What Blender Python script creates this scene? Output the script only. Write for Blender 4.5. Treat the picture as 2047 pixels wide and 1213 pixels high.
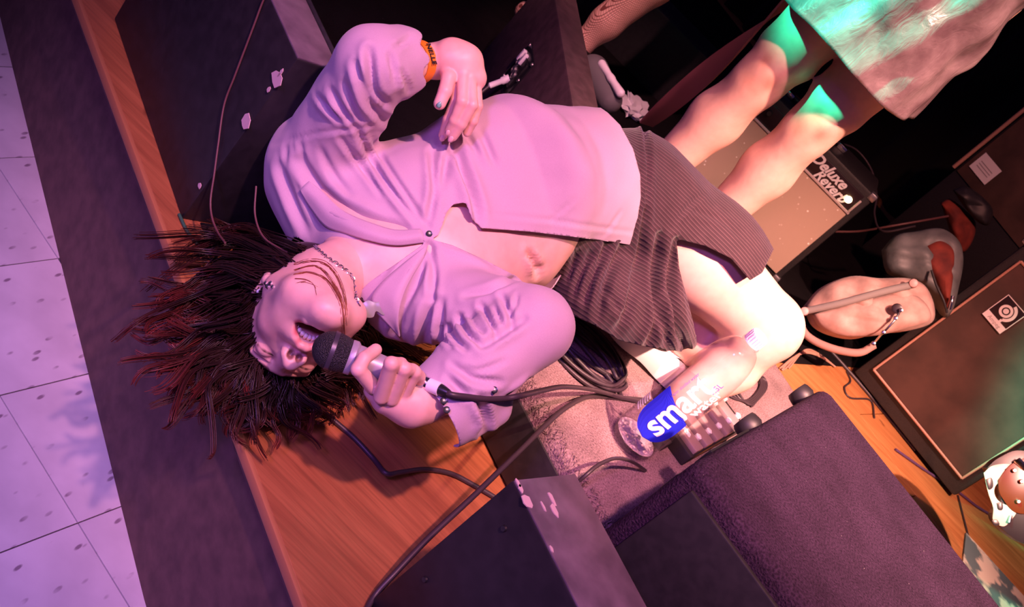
import bpy, bmesh, math, random
import numpy as np
from mathutils import Vector, Matrix
random.seed(7); rng = np.random.default_rng(7)
scn = bpy.context.scene
for o in list(bpy.data.objects): bpy.data.objects.remove(o)
COL = scn.collection

# ------------------------------------------------------------------ camera, world, lights, exposure
FPX = 2100.0; TH = math.radians(29.0); RO = math.radians(45.5); CH = 1.15
cam_d = bpy.data.cameras.new('camera'); cam = bpy.data.objects.new('camera', cam_d); COL.objects.link(cam)
scn.camera = cam
cam_d.sensor_fit = 'HORIZONTAL'; cam_d.sensor_width = 36.0; cam_d.lens = FPX/2047*36.0
cam_d.clip_start = 0.02; cam_d.clip_end = 60
r_ = Vector((1,0,0)); u_ = Vector((0, math.sin(TH), math.cos(TH))); f_ = Vector((0, math.cos(TH), -math.sin(TH)))
cx_ = math.cos(RO)*r_ + math.sin(RO)*u_; cy_ = -math.sin(RO)*r_ + math.cos(RO)*u_
M = Matrix((cx_, cy_, -f_)).transposed().to_4x4(); M.translation = Vector((0,0,CH)); cam.matrix_world = M
cam_d.dof.use_dof = True; cam_d.dof.focus_distance = 1.62; cam_d.dof.aperture_fstop = 14.0

scn.view_settings.view_transform = 'Standard'; scn.view_settings.look = 'None'
scn.view_settings.gamma = 1.0; scn.view_settings.use_curve_mapping = False
scn.view_settings.exposure = 0.7
w = bpy.data.worlds.new('world'); scn.world = w; w.use_nodes = True
w.node_tree.nodes['Background'].inputs[0].default_value = (0.14, 0.08, 0.34, 1)
w.node_tree.nodes['Background'].inputs[1].default_value = 0.09

def spot(name, loc, target, color, power, size_deg, blend, radius):
    d = bpy.data.lights.new(name, 'SPOT'); d.color = color; d.energy = power
    d.spot_size = math.radians(size_deg); d.spot_blend = blend; d.shadow_soft_size = radius
    o = bpy.data.objects.new(name, d); COL.objects.link(o); o.location = loc
    o.rotation_euler = (Vector(target)-Vector(loc)).to_track_quat('-Z', 'Y').to_euler()
    return o
# warm stage wash hung over the audience, its pool centred on the kneeling legs and the amplifiers
spot('warm_stage_lamp', (1.15, 0.25, 3.5), (0.70, 2.28, 0.25), (1.0, 0.50, 0.40), 2000, 33, 1.0, 0.05)
# dim amber fill, added to brighten the amplifiers at the back
spot('amber_fill', (0.6, 0.4, 3.6), (1.25, 3.55, 0.5), (1.0, 0.36, 0.30), 330, 34, 0.9, 0.06)
# pink and violet washes from the house-left side
spot('pink_stage_lamp', (0.15, -0.2, 3.5), (0.05, 1.92, 0.25), (1.0, 0.36, 0.45), 560, 35, 1.0, 0.06)
spot('violet_stage_lamp', (-1.1, -1.6, 2.5), (-0.22, 1.15, 0.05), (0.48, 0.16, 1.0), 215, 38, 1.0, 0.25)
# narrow rose fill, added to lift the woman at the back
spot('rose_fill', (-0.9, 0.9, 3.4), (-0.36, 3.28, 0.35), (1.0, 0.40, 0.42), 330, 15, 0.8, 0.05)
# lilac fill, added to brighten the audience tiles
spot('audience_fill', (-0.5, -0.6, 2.9), (-0.62, 0.90, -0.4), (0.90, 0.50, 1.0), 185, 36, 0.8, 0.5)
# green side lamp from the wings
spot('green_stage_lamp', (-2.3, 1.25, 1.95), (0.08, 2.30, 1.10), (0.02, 1.0, 0.60), 2300, 15, 0.7, 0.04)
spot('green_back_lamp', (-1.3, 0.6, 3.4), (1.36, 3.36, 0.50), (0.05, 1.0, 0.72), 190, 14, 0.8, 0.05)

# ------------------------------------------------------------------ placing helpers
def ray(x, y):
    dx = x-1023.5; dy = y-606.5
    r = dx*math.cos(RO)+dy*math.sin(RO); u = dx*math.sin(RO)-dy*math.cos(RO)
    return Vector((r/FPX, math.cos(TH)+u/FPX*math.sin(TH), u/FPX*math.cos(TH)-math.sin(TH)))
CAMP = Vector((0,0,CH))
def P(x, y, d): return CAMP + ray(x, y)*d                 # survey point: photo pixel and distance -> room position
def Z(x, y, z):
    R = ray(x, y); return CAMP + R*((z-CH)/R.z)           # survey point on a level of known height
EV = Vector((.861,-.509,0)).normalized(); NV = Vector((.509,.861,0)).normalized()
def S(s, t, z=0.0): return EV*s + NV*t + Vector((0,0,z))   # along the stage front, upstage, height
FWD_ = np.array(f_); UPV_ = np.array(u_)
def projA(V):                                             # numpy survey projection
    V = np.asarray(V, float) - np.array([0,0,CH])
    z = V@FWD_; r = V[:,0]/z*FPX; u = (V@UPV_)/z*FPX
    return np.stack([1023.5+r*math.cos(RO)+u*math.sin(RO), 606.5+r*math.sin(RO)-u*math.cos(RO)], 1)

# ------------------------------------------------------------------ materials
def mat(name, col, rough=0.6, metal=0.0, spec=0.5, sheen=0.0, sss=0.0):
    m = bpy.data.materials.new(name); m.use_nodes = True
    b = m.node_tree.nodes['Principled BSDF']
    b.inputs['Base Color'].default_value = (*col, 1); b.inputs['Roughness'].default_value = rough
    b.inputs['Metallic'].default_value = metal; b.inputs['Specular IOR Level'].default_value = spec
    b.inputs['Sheen Weight'].default_value = sheen
    if sss:
        b.inputs['Subsurface Weight'].default_value = sss; b.inputs['Subsurface Radius'].default_value = (1.0,.35,.2)
        b.inputs['Subsurface Scale'].default_value = 0.008
    return m
def nd(m, t, **kw):
    n = m.node_tree.nodes.new(t)
    for k, v in kw.items(): setattr(n, k, v)
    return n
def lk(m, a, b): m.node_tree.links.new(a, b)
def bsdf(m): return m.node_tree.nodes['Principled BSDF']
def texcoord(m, scale=(1,1,1), out='Object', rot=(0,0,0)):
    tc = nd(m, 'ShaderNodeTexCoord'); mp = nd(m, 'ShaderNodeMapping')
    mp.inputs['Scale'].default_value = scale; mp.inputs['Rotation'].default_value = rot
    lk(m, tc.outputs[out], mp.inputs['Vector']); return mp.outputs['Vector']
def noise_mix(m, vec, scale, c1, c2, lo=0.35, hi=0.65, detail=4, inp='Base Color'):
    n = nd(m, 'ShaderNodeTexNoise'); n.inputs['Scale'].default_value = scale; n.inputs['Detail'].default_value = detail
    if vec is not None: lk(m, vec, n.inputs['Vector'])
    r = nd(m, 'ShaderNodeValToRGB'); r.color_ramp.elements[0].position = lo; r.color_ramp.elements[1].position = hi
    r.color_ramp.elements[0].color = (*c1, 1); r.color_ramp.elements[1].color = (*c2, 1)
    lk(m, n.outputs['Fac'], r.inputs['Fac'])
    if inp: lk(m, r.outputs['Color'], bsdf(m).inputs[inp])
    return n, r
def bump(m, height, strength=0.3, dist=0.002):
    b = nd(m, 'ShaderNodeBump'); b.inputs['Strength'].default_value = strength; b.inputs['Distance'].default_value = dist
    lk(m, height, b.inputs['Height']); lk(m, b.outputs['Normal'], bsdf(m).inputs['Normal']); return b
def mixc(m, a, b, fac, mode='MIX'):
    x = nd(m, 'ShaderNodeMix', data_type='RGBA', blend_type=mode)
    for s, v in ((6, a), (7, b)):
        if isinstance(v, tuple): x.inputs[s].default_value = (*v, 1)
        else: lk(m, v, x.inputs[s])
    if isinstance(fac, float): x.inputs[0].default_value = fac
    else: lk(m, fac, x.inputs[0])
    return x.outputs[2]

def grained(name, c1, c2, scale, rough=.8, bs=.3, bd=.002, **k):
    m = mat(name, c1, rough, **k); v = texcoord(m)
    n, r = noise_mix(m, v, scale, c1, c2); bump(m, n.outputs['Fac'], bs, bd); return m

# ------------------------------------------------------------------ object helpers
def newobj(name, me, parent=None):
    o = bpy.data.objects.new(name, me); COL.objects.link(o)
    if parent is not None:
        o.parent = parent
        o.matrix_parent_inverse = parent.matrix_world.inverted() if False else Matrix.Identity(4)
    return o
def tag(o, label=None, cat=None, group=None, kind=None):
    if label: o['label'] = label
    if cat: o['category'] = cat
    if group: o['group'] = group
    if kind: o['kind'] = kind
    return o
ORIG = {}
def thing(name, label, cat, base=(0,0,0), group=None):
    o = bpy.data.objects.new(name, None); COL.objects.link(o); o.empty_display_size = .05
    o.location = Vector(base); ORIG[o.name] = Vector(base)
    return tag(o, label, cat, group)
def put(name, bm_or_me, m, parent=None, smooth=None, kind=None, label=None, base=None):
    """link one mesh object; geometry is given in room coordinates and re-based to its parent"""
    if isinstance(bm_or_me, bmesh.types.BMesh):
        me = bpy.data.meshes.new(name); bm_or_me.to_mesh(me); bm_or_me.free()
    else: me = bm_or_me
    ms = m if isinstance(m, (list, tuple)) else [m]
    for x in ms: me.materials.append(x)
    if smooth: 
        me.polygons.foreach_set('use_smooth', [True]*len(me.polygons))
        if smooth is not True:
            try: me.set_sharp_from_angle(angle=math.radians(smooth))
            except Exception: pass
    off = Vector((0,0,0)); p = parent
    while p is not None: off = off + p.location; p = p.parent
    if parent is None and base is not None: off = Vector(base)
    me.transform(Matrix.Translation(-off))
    o = newobj(name, me, parent)
    if parent is None and base is not None: o.location = base
    if kind: o['kind'] = kind
    if label: o['label'] = label
    return o
def bm_box(bm, c, ax, bevel=0.0, seg=2):
    """c centre, ax three half-extent vectors"""
    ax = [Vector(a) for a in ax]; c = Vector(c)
    if ax[0].cross(ax[1]).dot(ax[2]) < 0: ax[2] = -ax[2]
    vs = [bm.verts.new(c + ax[0]*i + ax[1]*j + ax[2]*k) for i in (-1,1) for j in (-1,1) for k in (-1,1)]
    fs = [(0,1,3,2),(4,6,7,5),(0,4,5,1),(2,3,7,6),(0,2,6,4),(1,5,7,3)]
    faces = [bm.faces.new([vs[i] for i in f]) for f in fs]
    if bevel:
        es = list({e for f in faces for e in f.edges})
        bmesh.ops.bevel(bm, geom=es, offset=bevel, segments=seg, affect='EDGES', profile=.5)
def boxo(name, c, ax, m, parent=None, bevel=0.0, seg=2, **k):
    bm = bmesh.new(); bm_box(bm, c, ax, bevel, seg)
    return put(name, bm, m, parent, smooth=35 if bevel else None, **k)
def sbox(name, s0, s1, t0, t1, z0, z1, m, parent=None, bevel=0.0, **k):
    return boxo(name, S((s0+s1)/2,(t0+t1)/2,(z0+z1)/2), (EV*(s1-s0)/2, NV*(t1-t0)/2, Vector((0,0,(z1-z0)/2))), m, parent, bevel, **k)
def extrude_poly(bm, pts, vec, bevel=0):
    """closed polygon (list of Vector) swept by vec"""
    a = [bm.verts.new(p) for p in pts]; b = [bm.verts.new(Vector(p)+Vector(vec)) for p in pts]; n = len(pts)
    fs = [bm.faces.new(list(reversed(a))), bm.faces.new(b)]
    for i in range(n): fs.append(bm.faces.new((a[i], a[(i+1)%n], b[(i+1)%n], b[i])))
    bmesh.ops.recalc_face_normals(bm, faces=fs)
    if bevel: bmesh.ops.bevel(bm, geom=list({e for f in fs for e in f.edges}), offset=bevel, segments=2, affect='EDGES', profile=.5)
def spline(pts, n=8):
    """Catmull-Rom through points"""
    p = [Vector(q) for q in pts]; p = [p[0]*2-p[1]] + p + [p[-1]*2-p[-2]]; out = []
    for i in range(1, len(p)-2):
        for k in range(n):
            t = k/n
            out.append(.5*((2*p[i]) + (p[i+1]-p[i-1])*t + (2*p[i-1]-5*p[i]+4*p[i+1]-p[i+2])*t*t + (3*p[i]-p[i-1]-3*p[i+1]+p[i+2])*t**3))
    out.append(p[-2]); return out
def bm_tube(bm, pts, rad, seg=8, cap=True):
    n = len(pts); pts = [Vector(p) for p in pts]
    rads = rad if isinstance(rad, (list, tuple)) else [rad]*n
    T = (pts[1]-pts[0]).normalized(); up = Vector((0,0,1)) if abs(T.z) < .9 else Vector((1,0,0))
    N = T.cross(up).normalized(); rings = []
    for i, p in enumerate(pts):
        t = (pts[min(i+1,n-1)]-pts[max(i-1,0)])
        if t.length < 1e-9: t = T
        T = t.normalized(); N = (N - T*N.dot(T)); 
        N = N.normalized() if N.length > 1e-6 else T.orthogonal().normalized()
        B = T.cross(N)
        rings.append([bm.verts.new(p + (N*math.cos(a)+B*math.sin(a))*rads[i]) for a in [2*math.pi*k/seg for k in range(seg)]])
    for a, b in zip(rings, rings[1:]):
        for k in range(seg): bm.faces.new((a[k], a[(k+1)%seg], b[(k+1)%seg], b[k]))
    if cap and seg > 2:
        bm.faces.new(list(reversed(rings[0]))); bm.faces.new(rings[-1])
def tube(name, pts, rad, m, parent=None, seg=8, **k):
    bm = bmesh.new(); bm_tube(bm, pts, rad, seg); return put(name, bm, m, parent, smooth=60, **k)
def bm_lathe(bm, prof, seg, base, axis=(0,0,1)):
    """prof list of (radius, height) turned about axis at base"""
    ax = Vector(axis).normalized(); q = ax.to_track_quat('Z','Y'); rings = []
    for r, h in prof:
        if r < 1e-6: rings.append([bm.verts.new(Vector(base)+q@Vector((0,0,h)))])
        else: rings.append([bm.verts.new(Vector(base)+q@Vector((r*math.cos(2*math.pi*k/seg), r*math.sin(2*math.pi*k/seg), h))) for k in range(seg)])
    for a, b in zip(rings, rings[1:]):
        for k in range(seg):
            if len(a) == 1 and len(b) == 1: continue
            if len(a) == 1: bm.faces.new((a[0], b[(k+1)%seg], b[k]))
            elif len(b) == 1: bm.faces.new((a[k], a[(k+1)%seg], b[0]))
            else: bm.faces.new((a[k], a[(k+1)%seg], b[(k+1)%seg], b[k]))
def lathe(name, prof, seg, base, axis, m, parent=None, **k):
    bm = bmesh.new(); bm_lathe(bm, prof, seg, base, axis); bmesh.ops.recalc_face_normals(bm, faces=bm.faces)
    return put(name, bm, m, parent, smooth=40, **k)
def text(name, body, origin, xdir, ydir, size, m, parent=None, depth=.0008, bold=0.0, shear=0.0, align='CENTER'):
    """flat lettering turned into a mesh and laid on a surface"""
    c = bpy.data.curves.new(name, 'FONT'); c.body = body; c.size = size; c.extrude = depth; c.offset = bold
    c.align_x = align; c.align_y = 'CENTER'; c.shear = shear; c.resolution_u = 3
    o = bpy.data.objects.new(name, c); COL.objects.link(o); bpy.context.view_layer.update()
    me = bpy.data.meshes.new_from_object(o.evaluated_get(bpy.context.evaluated_depsgraph_get()))
    bpy.data.objects.remove(o); bpy.data.curves.remove(c)
    X = Vector(xdir).normalized(); Y = Vector(ydir); Y = (Y-X*Y.dot(X)).normalized(); N = X.cross(Y)
    T = Matrix((X, Y, N)).transposed().to_4x4(); T.translation = Vector(origin)
    me.transform(T); me.name = name
    return put(name, me, m, parent) if parent is not None or m is not None else me
# ------------------------------------------------------------------ shared materials
def wood_mat(name, c1, c2, rot, rough=.38):
    m = mat(name, c1, rough); v = texcoord(m, (1.6, 16, 4), rot=(0,0,rot))
    n, r = noise_mix(m, v, 2.2, c1, c2, .3, .72, 6, inp=None)
    v2 = texcoord(m, (3, 70, 4), rot=(0,0,rot)); n2, r2 = noise_mix(m, v2, 2.5, (.62,.62,.62), (1,1,1), .3, .6, 5, inp=None)
    c = mixc(m, r.outputs['Color'], r2.outputs['Color'], .75, 'MULTIPLY')
    n3, r3 = noise_mix(m, texcoord(m, (1,1,1)), 9, (0,0,0), (1,1,1), .70, .74, 2, inp=None)
    c2_ = mixc(m, c, (.10,.03,.012), mixc(m, (0,0,0), (.8,.8,.8), r3.outputs['Color']))
    lk(m, c2_, bsdf(m).inputs['Base Color']); bump(m, n2.outputs['Fac'], .12, .001); return m
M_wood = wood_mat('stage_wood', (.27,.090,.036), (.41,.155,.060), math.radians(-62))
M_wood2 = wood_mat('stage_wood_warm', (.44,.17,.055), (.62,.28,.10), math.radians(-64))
M_edge = mat('stage_nosing', (.36,.15,.06), .5)
M_riser = grained('riser_brown', (.075,.040,.038), (.115,.062,.056), 30, .75, .1, .001)
M_blackcloth = mat('black_curtain', (.006,.005,.006), 1.0)
M_black = grained('black_paint', (.011,.010,.012), (.018,.016,.019), 60, .55, .15, .001)
M_blackp = mat('black_plastic', (.012,.012,.014), .35)
M_rubber = mat('black_rubber', (.016,.014,.018), .5)
M_cable = mat('cable_rubber', (.042,.029,.036), .45)
M_chrome = mat('chrome', (.75,.75,.78), .18, 1.0)
M_steel = mat('brushed_steel', (.45,.43,.45), .35, .9)
M_white = mat('white_paper', (.85,.84,.86), .6)
M_whitepl = mat('white_plastic', (.80,.80,.82), .35)
M_chip = mat('bare_wood_chip', (.55,.42,.42), .8)

def carpet_mat(name, c1, c2, scale=260, bs=.9):
    m = mat(name, c1, 1.0, spec=.12); v = texcoord(m)
    n, r = noise_mix(m, v, scale, c1, c2, .3, .7, 3, inp=None)
    n2, r2 = noise_mix(m, v, 14, (.75,.75,.75), (1.15,1.15,1.15), .3, .7, 3, inp=None)
    c = mixc(m, r.outputs['Color'], r2.outputs['Color'], 1.0, 'MULTIPLY')
    vo = nd(m, 'ShaderNodeTexVoronoi'); vo.inputs['Scale'].default_value = 75; lk(m, v, vo.inputs['Vector'])
    rr = nd(m, 'ShaderNodeValToRGB'); rr.color_ramp.elements[0].position = .035; rr.color_ramp.elements[1].position = .06
    rr.color_ramp.elements[0].color = (1,1,1,1); rr.color_ramp.elements[1].color = (0,0,0,1); lk(m, vo.outputs['Distance'], rr.inputs['Fac'])
    n4, r4 = noise_mix(m, v, 25, (0,0,0), (1,1,1), .58, .64, 2, inp=None)
    fk = mixc(m, (0,0,0), rr.outputs['Color'], r4.outputs['Color'])
    lk(m, mixc(m, c, (.45,.40,.42), fk), bsdf(m).inputs['Base Color']); bump(m, n.outputs['Fac'], bs, .004); return m
M_carpet = carpet_mat('grey_trunk_carpet', (.15,.10,.105), (.34,.24,.245))
M_carpet2 = carpet_mat('charcoal_trunk_carpet', (.015,.008,.018), (.050,.026,.058))

# ------------------------------------------------------------------ setting: audience floor of square tiles, stage, back curtain
HF = -.40
tile_m = mat('vinyl_tile', (.55,.50,.56), .38)
v = texcoord(tile_m); n_, r_2 = noise_mix(tile_m, v, 7, (.46,.42,.47), (.62,.58,.63), .3, .7, 4, inp=None)
vv = texcoord(tile_m, (26, 9, 1), rot=(0,0,.5)); vo = nd(tile_m, 'ShaderNodeTexVoronoi'); vo.inputs['Scale'].default_value = 1.9; lk(tile_m, vv, vo.inputs['Vector'])
rr = nd(tile_m, 'ShaderNodeValToRGB'); rr.color_ramp.elements[0].position = .13; rr.color_ramp.elements[1].position = .20
rr.color_ramp.elements[0].color = (1,1,1,1); rr.color_ramp.elements[1].color = (0,0,0,1); lk(tile_m, vo.outputs['Distance'], rr.inputs['Fac'])
n4, r4 = noise_mix(tile_m, v, 16, (0,0,0), (.85,.85,.85), .40, .55, 2, inp=None)
lk(tile_m, mixc(tile_m, r_2.outputs['Color'], (.17,.11,.16), mixc(tile_m, (0,0,0), rr.outputs['Color'], r4.outputs['Color'])), bsdf(tile_m).inputs['Base Color'])
M_grout = mat('tile_joint', (.10,.07,.10), .9)
floor = boxo('floor', (0, 1.0, HF-.034), ((6,0,0),(0,6.2,0),(0,0,.03)), M_grout, kind='structure')
p0 = Z(156,1045,HF); pu = Z(396,953,HF)-p0; pu.z = 0; pu.normalize(); pv = Vector((-pu.y, pu.x, 0)); TS = .272
base_tile = None
for i in range(-11, 8):
    for j in range(-7, 8):
        c = p0 + pu*(i+.5)*TS + pv*(j+.5)*TS
        if c.dot(NV) > .946 + .2 or c.dot(NV) < -1.2 or c.dot(EV) < -3 or c.dot(EV) > 1.0: continue
        if base_tile is None:
            bm = bmesh.new(); bm_box(bm, (0,0,-.002), (pu*(TS/2-.0012), pv*(TS/2-.0012), (0,0,.002)))
            base_tile = bpy.data.meshes.new('tile'); bm.to_mesh(base_tile); bm.free(); base_tile.materials.append(tile_m)
        o = newobj('tile', base_tile, floor); o.location = Vector((c.x, c.y, HF - rng.uniform(0,.0006)))-floor.location

ET = .946                                                # stage front line
bm = bmesh.new(); extrude_poly(bm, [S(a_, b_, HF) for a_, b_ in ((-4.5,1.10),(-2.16,1.034),(-.66,.962),(3.2,.952),(3.2,5.6),(-4.5,5.6))], (0,0,-.016-HF)); stage = put('stage', bm, M_riser, kind='structure')
# board sheets of the stage top, each its own piece with a joint between
def panel(name, poly, m=M_wood, z1=0.0, z0=-.0165):
    bm = bmesh.new(); extrude_poly(bm, [Vector((p.x, p.y, z0)) for p in poly], (0,0,z1-z0), .0012)
    return put('wood_panel', bm, m, stage)
g = .0015
sA = (.087*EV.x+1.386*EV.y)                              # seam between the first two sheets (s = about -.63)
cuts_s = [-4.5, -3.28, -2.06, -.84+.0, .36, 1.58, 3.2]
rows_t = [ET, 2.06, 3.28, 4.5, 5.6]
seam1 = Z(813,958,0); seam2 = Z(885,1093,0)
dsm = (seam2-seam1).normalized()
for ri in range(len(rows_t)-1):
    off = 0 if ri == 0 else (.4 if ri % 2 else .1)
    for k in range(len(cuts_s)-1):
        a = cuts_s[k]+(off if 0 < k else 0); b = cuts_s[k+1]+(off if k+1 < len(cuts_s)-1 else 0)
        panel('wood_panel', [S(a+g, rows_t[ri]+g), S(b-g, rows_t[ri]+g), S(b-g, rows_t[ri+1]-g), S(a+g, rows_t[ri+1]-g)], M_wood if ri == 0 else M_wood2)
sbox('trim_1', -4.5, 3.2, ET-.006, ET+.006, -.020, -.0005, M_edge, stage, .003)
sbox('trim_2', -4.5, 3.2, ET-.0, ET+.055, -.030, -.018, M_riser, stage, .002)

# black back curtain with soft folds
bm = bmesh.new(); prev = None
for i in range(161):
    s = -4.5 + 7.7*i/160; t = 5.45 + .06*math.sin(i*1.3)+.03*math.sin(i*.47+1)
    a = bm.verts.new(S(s, t, 0)); b = bm.verts.new(S(s, t+.02, 4.2))
    if prev: bm.faces.new((prev[0], a, b, prev[1]))
    prev = (a, b)
put('wall_back', bm, M_blackcloth, smooth=True, kind='structure')

# ------------------------------------------------------------------ floor monitor (left): black wedge seen from behind
def wedge(label, A, B, top, strip, depth, name='floor_monitor'):
    """A,B = back-bottom corners on the stage (B nearer the viewer's right); strip = flat top depth"""
    A = Vector(A); B = Vector(B); x = (B-A); x.z = 0; L = x.length; x.normalize(); y = Vector((-x.y, x.x, 0))
    if y.dot(NV) < 0: y = -y
    t = thing(name, label, 'speaker', (A+B)/2)
    prof = [(0,0),(0,top),(strip,top),(depth,.07),(depth,0)]
    bm = bmesh.new(); extrude_poly(bm, [A + y*p + Vector((0,0,q)) for p, q in prof], x*L, .004)
    put('cabinet', bm, M_wedge, t, smooth=30)
    # sloping steel grille on the performer's side
    d = Vector((0,0,.07-top)) + y*(depth-strip); dn = d.normalized(); nn = x.cross(dn); 
    if nn.z < 0: nn = -nn
    c = A + x*L/2 + y*(strip+depth)/2 + Vector((0,0,(top+.07)/2)) + nn*.004
    boxo('grille', c, (x*(L/2-.03), dn*(d.length/2-.03), nn*.005), M_black, t, .003)
    return t, x, y, L
M_wedge = mat('worn_black_paint', (.02,.018,.02), .5)
vv = texcoord(M_wedge); n_, r_2 = noise_mix(M_wedge, vv, 40, (.009,.008,.010), (.018,.016,.019), .3, .7, 5); bump(M_wedge, n_.outputs['Fac'], .2, .001)
M_wtop = grained('dusty_grey_top', (.10,.072,.092), (.18,.135,.165), 18, .5, .1, .001)
A1 = S(-1.70, 1.006, 0); B1 = S(-1.170, .985, 0)
wl, wx, wy, wL = wedge('black wedge monitor behind the singer\'s shoulder, chipped corner, at the stage front', A1, B1, .382, .085, .50)
# dusty flat top strip
boxo('top_panel', (A1+B1)/2 + wy*.0425 + Vector((0,0,.3828)), (wx*(wL/2-.002), wy*.041, (0,0,.0018)), M_wtop, wl, .001)
def chip(px, py, w_, h_, parent, at, nrm, up, mt=M_chip, kinds=7):
    """small chipped or taped patch with an uneven outline"""
    nrm = Vector(nrm).normalized(); up = Vector(up); up = (up-nrm*up.dot(nrm)).normalized(); sx = up.cross(nrm)
    pts = []
    for k in range(kinds):
        a = 2*math.pi*k/kinds + rng.uniform(-.25,.25); r = rng.uniform(.75,1.15)
        pts.append(Vector(at)+sx*math.cos(a)*w_*r + up*math.sin(a)*h_*r)
    bm = bmesh.new(); extrude_poly(bm, pts, nrm*.0015); return put('paint_chip', bm, mt, parent)
for (z, w_, h_) in ((.330,.017,.013),(.232,.014,.014),(.075,.006,.005),(.305,.004,.006),(.34,.003,.010)):
    at = B1 + Vector((0,0,z)) - wy*.0012 + wx*(-.010)
    chip(0,0,w_,h_,wl,at, -wy, (0,0,1))
# ------------------------------------------------------------------ floor monitor (bottom): the nearest wedge, cut by the frame
A2 = S(-.4316, 1.054, 0); B2 = S(.22, 1.062, 0)
wb, bx, by, bL = wedge('black wedge monitor with dusty chipped grey top, nearest the camera', A2, B2, .34, .135, .235)
boxo('top_panel', A2 + bx*(bL/2) + by*.0675 + Vector((0,0,.3408)), (bx*(bL/2-.002), by*.066, (0,0,.0018)), M_wtop, wb, .001)
for (s_, w_, h_) in ((.004,.003,.008),(.012,.004,.007),(.031,.008,.011),(.10,.003,.006),(.19,.003,.006)):
    chip(0,0,w_,h_,wb, A2 + bx*(s_+.004) + by*.004 + Vector((0,0,.3425)), (0,0,1), bx)
for (s_, t_, w_, h_) in ((.052,.048,.006,.011),(.036,.055,.004,.012),(.045,.030,.002,.008)):
    chip(0,0,w_,h_,wb, A2 + bx*s_ + by*t_ + Vector((0,0,.3425)), (0,0,1), bx)
for (px, py) in ((1008,1056),(850,1158)):
    R = ray(px,py); k = (A2 - CAMP).dot(by)/R.dot(by); p = CAMP+R*k
    lathe('screw', [(0,.0),(.005,.0),(.004,.003),(0,.003)], 10, p, -by, M_blackp, wb)

# ------------------------------------------------------------------ carpeted low cabinet under the singer
BZ = .15; BT = 1.47
cbx = thing('carpeted_cabinet', 'low grey carpeted speaker cabinet lying under the singer and the bottle', 'speaker', S(-.75,1.9,0))
bm = bmesh.new(); extrude_poly(bm, [S(*q_,0) for q_ in ((-1.205,BT),(-.425,BT),(-.535,1.95),(-.57,2.55),(-1.205,2.55))], (0,0,BZ)); bmesh.ops.bevel(bm, geom=list(bm.edges), offset=.022, segments=4, affect='EDGES', profile=.5)
put('carpet_body', bm, M_carpet, cbx, smooth=50)
sbox('grille', -1.19, -.44, BT-.004, BT+.004, .006, .118, M_black, cbx, .002)  # black sheet added to darken the front face, in place of shade
# fibres matted along the rounded front edge: short real tufts
bm = bmesh.new()
for k in range(900):
    s = rng.uniform(-1.15,-.42); a = rng.uniform(0.1,1.5); rr_ = .0225
    c = S(s, BT+.022-math.cos(a)*rr_, BZ-.022+math.sin(a)*rr_)
    d = (EV*rng.normal(0,.5)+NV*rng.uniform(.2,1)*math.sin(a)+Vector((0,0,math.cos(a)))).normalized()
    bm_tube(bm, [c, c+d*rng.uniform(.006,.014)+ (c-S(s,BT+.022,BZ-.022)).normalized()*.0012], .0006, 3, False)
put('carpet_fibre', bm, M_carpet, cbx, kind='stuff')

# ------------------------------------------------------------------ carpeted speaker lying on its side, rubber feet toward the bottle
fl = Z(1390,920,.45); bl = Z(1616,724,.45)
wdir = Vector((.952,-.306,0)).normalized(); ddir = Vector((.306,.952,0)).normalized(); DEP = (bl-fl).dot(ddir); WID = .95
cab = thing('stage_speaker', 'big charcoal carpeted speaker lying on its side with black rubber feet', 'speaker', (fl.x,fl.y,0))
cc = Vector((fl.x,fl.y,0)) + wdir*WID/2 + ddir*DEP/2 + Vector((0,0,.225))
bm = bmesh.new(); bm_box(bm, cc, (wdir*WID/2, ddir*DEP/2, (0,0,.225)), .022, 4); put('carpet_body', bm, M_carpet2, cab, smooth=50)
def cabp(a, b, z): return Vector((fl.x,fl.y,0)) + wdir*a + ddir*b + Vector((0,0,z))
for (b, z) in ((DEP-.05,.415),(DEP-.05,.10),(.055,.10),(.30,.415)):
    lathe('rubber_foot', [(0,0),(.021,0),(.024,.006),(.022,.020),(.0195,.025),(.009,.026),(.008,.022),(0,.022)], 22, cabp(.001,b,z), -wdir, M_rubber, cab)
for (b0,b1,z0,z1) in ((.10,.26,.395,.43),(.08,.16,.33,.37)):
    boxo('slot_plate', cabp(-.0015,(b0+b1)/2,(z0+z1)/2), (wdir*.003, ddir*(b1-b0)/2, (0,0,(z1-z0)/2)), M_blackp, cab, .001)
boxo('grille', cabp(WID/2,-.004,.225), (wdir*(WID/2-.03), ddir*.005, (0,0,.195)), M_black, cab, .003)

# black sheet added over the upstage boards to darken them
M_floorsheet = carpet_mat('black_floor_sheet', (.004,.003,.004), (.009,.007,.008))
bm = bmesh.new(); extrude_poly(bm, [S(a_, b_, .0006) for a_, b_ in ((-1.165,1.50),(-1.165,1.02),(-1.13,1.02),(-1.03,1.455),(-1.215,1.462),(-1.215,2.56),(-.93,2.56),(-.93,5.3),(-4.4,5.3),(-4.4,1.55),(-1.72,1.52))], (0,0,.0034))
put('dark_floor_sheet', bm, M_floorsheet, stage)
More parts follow.
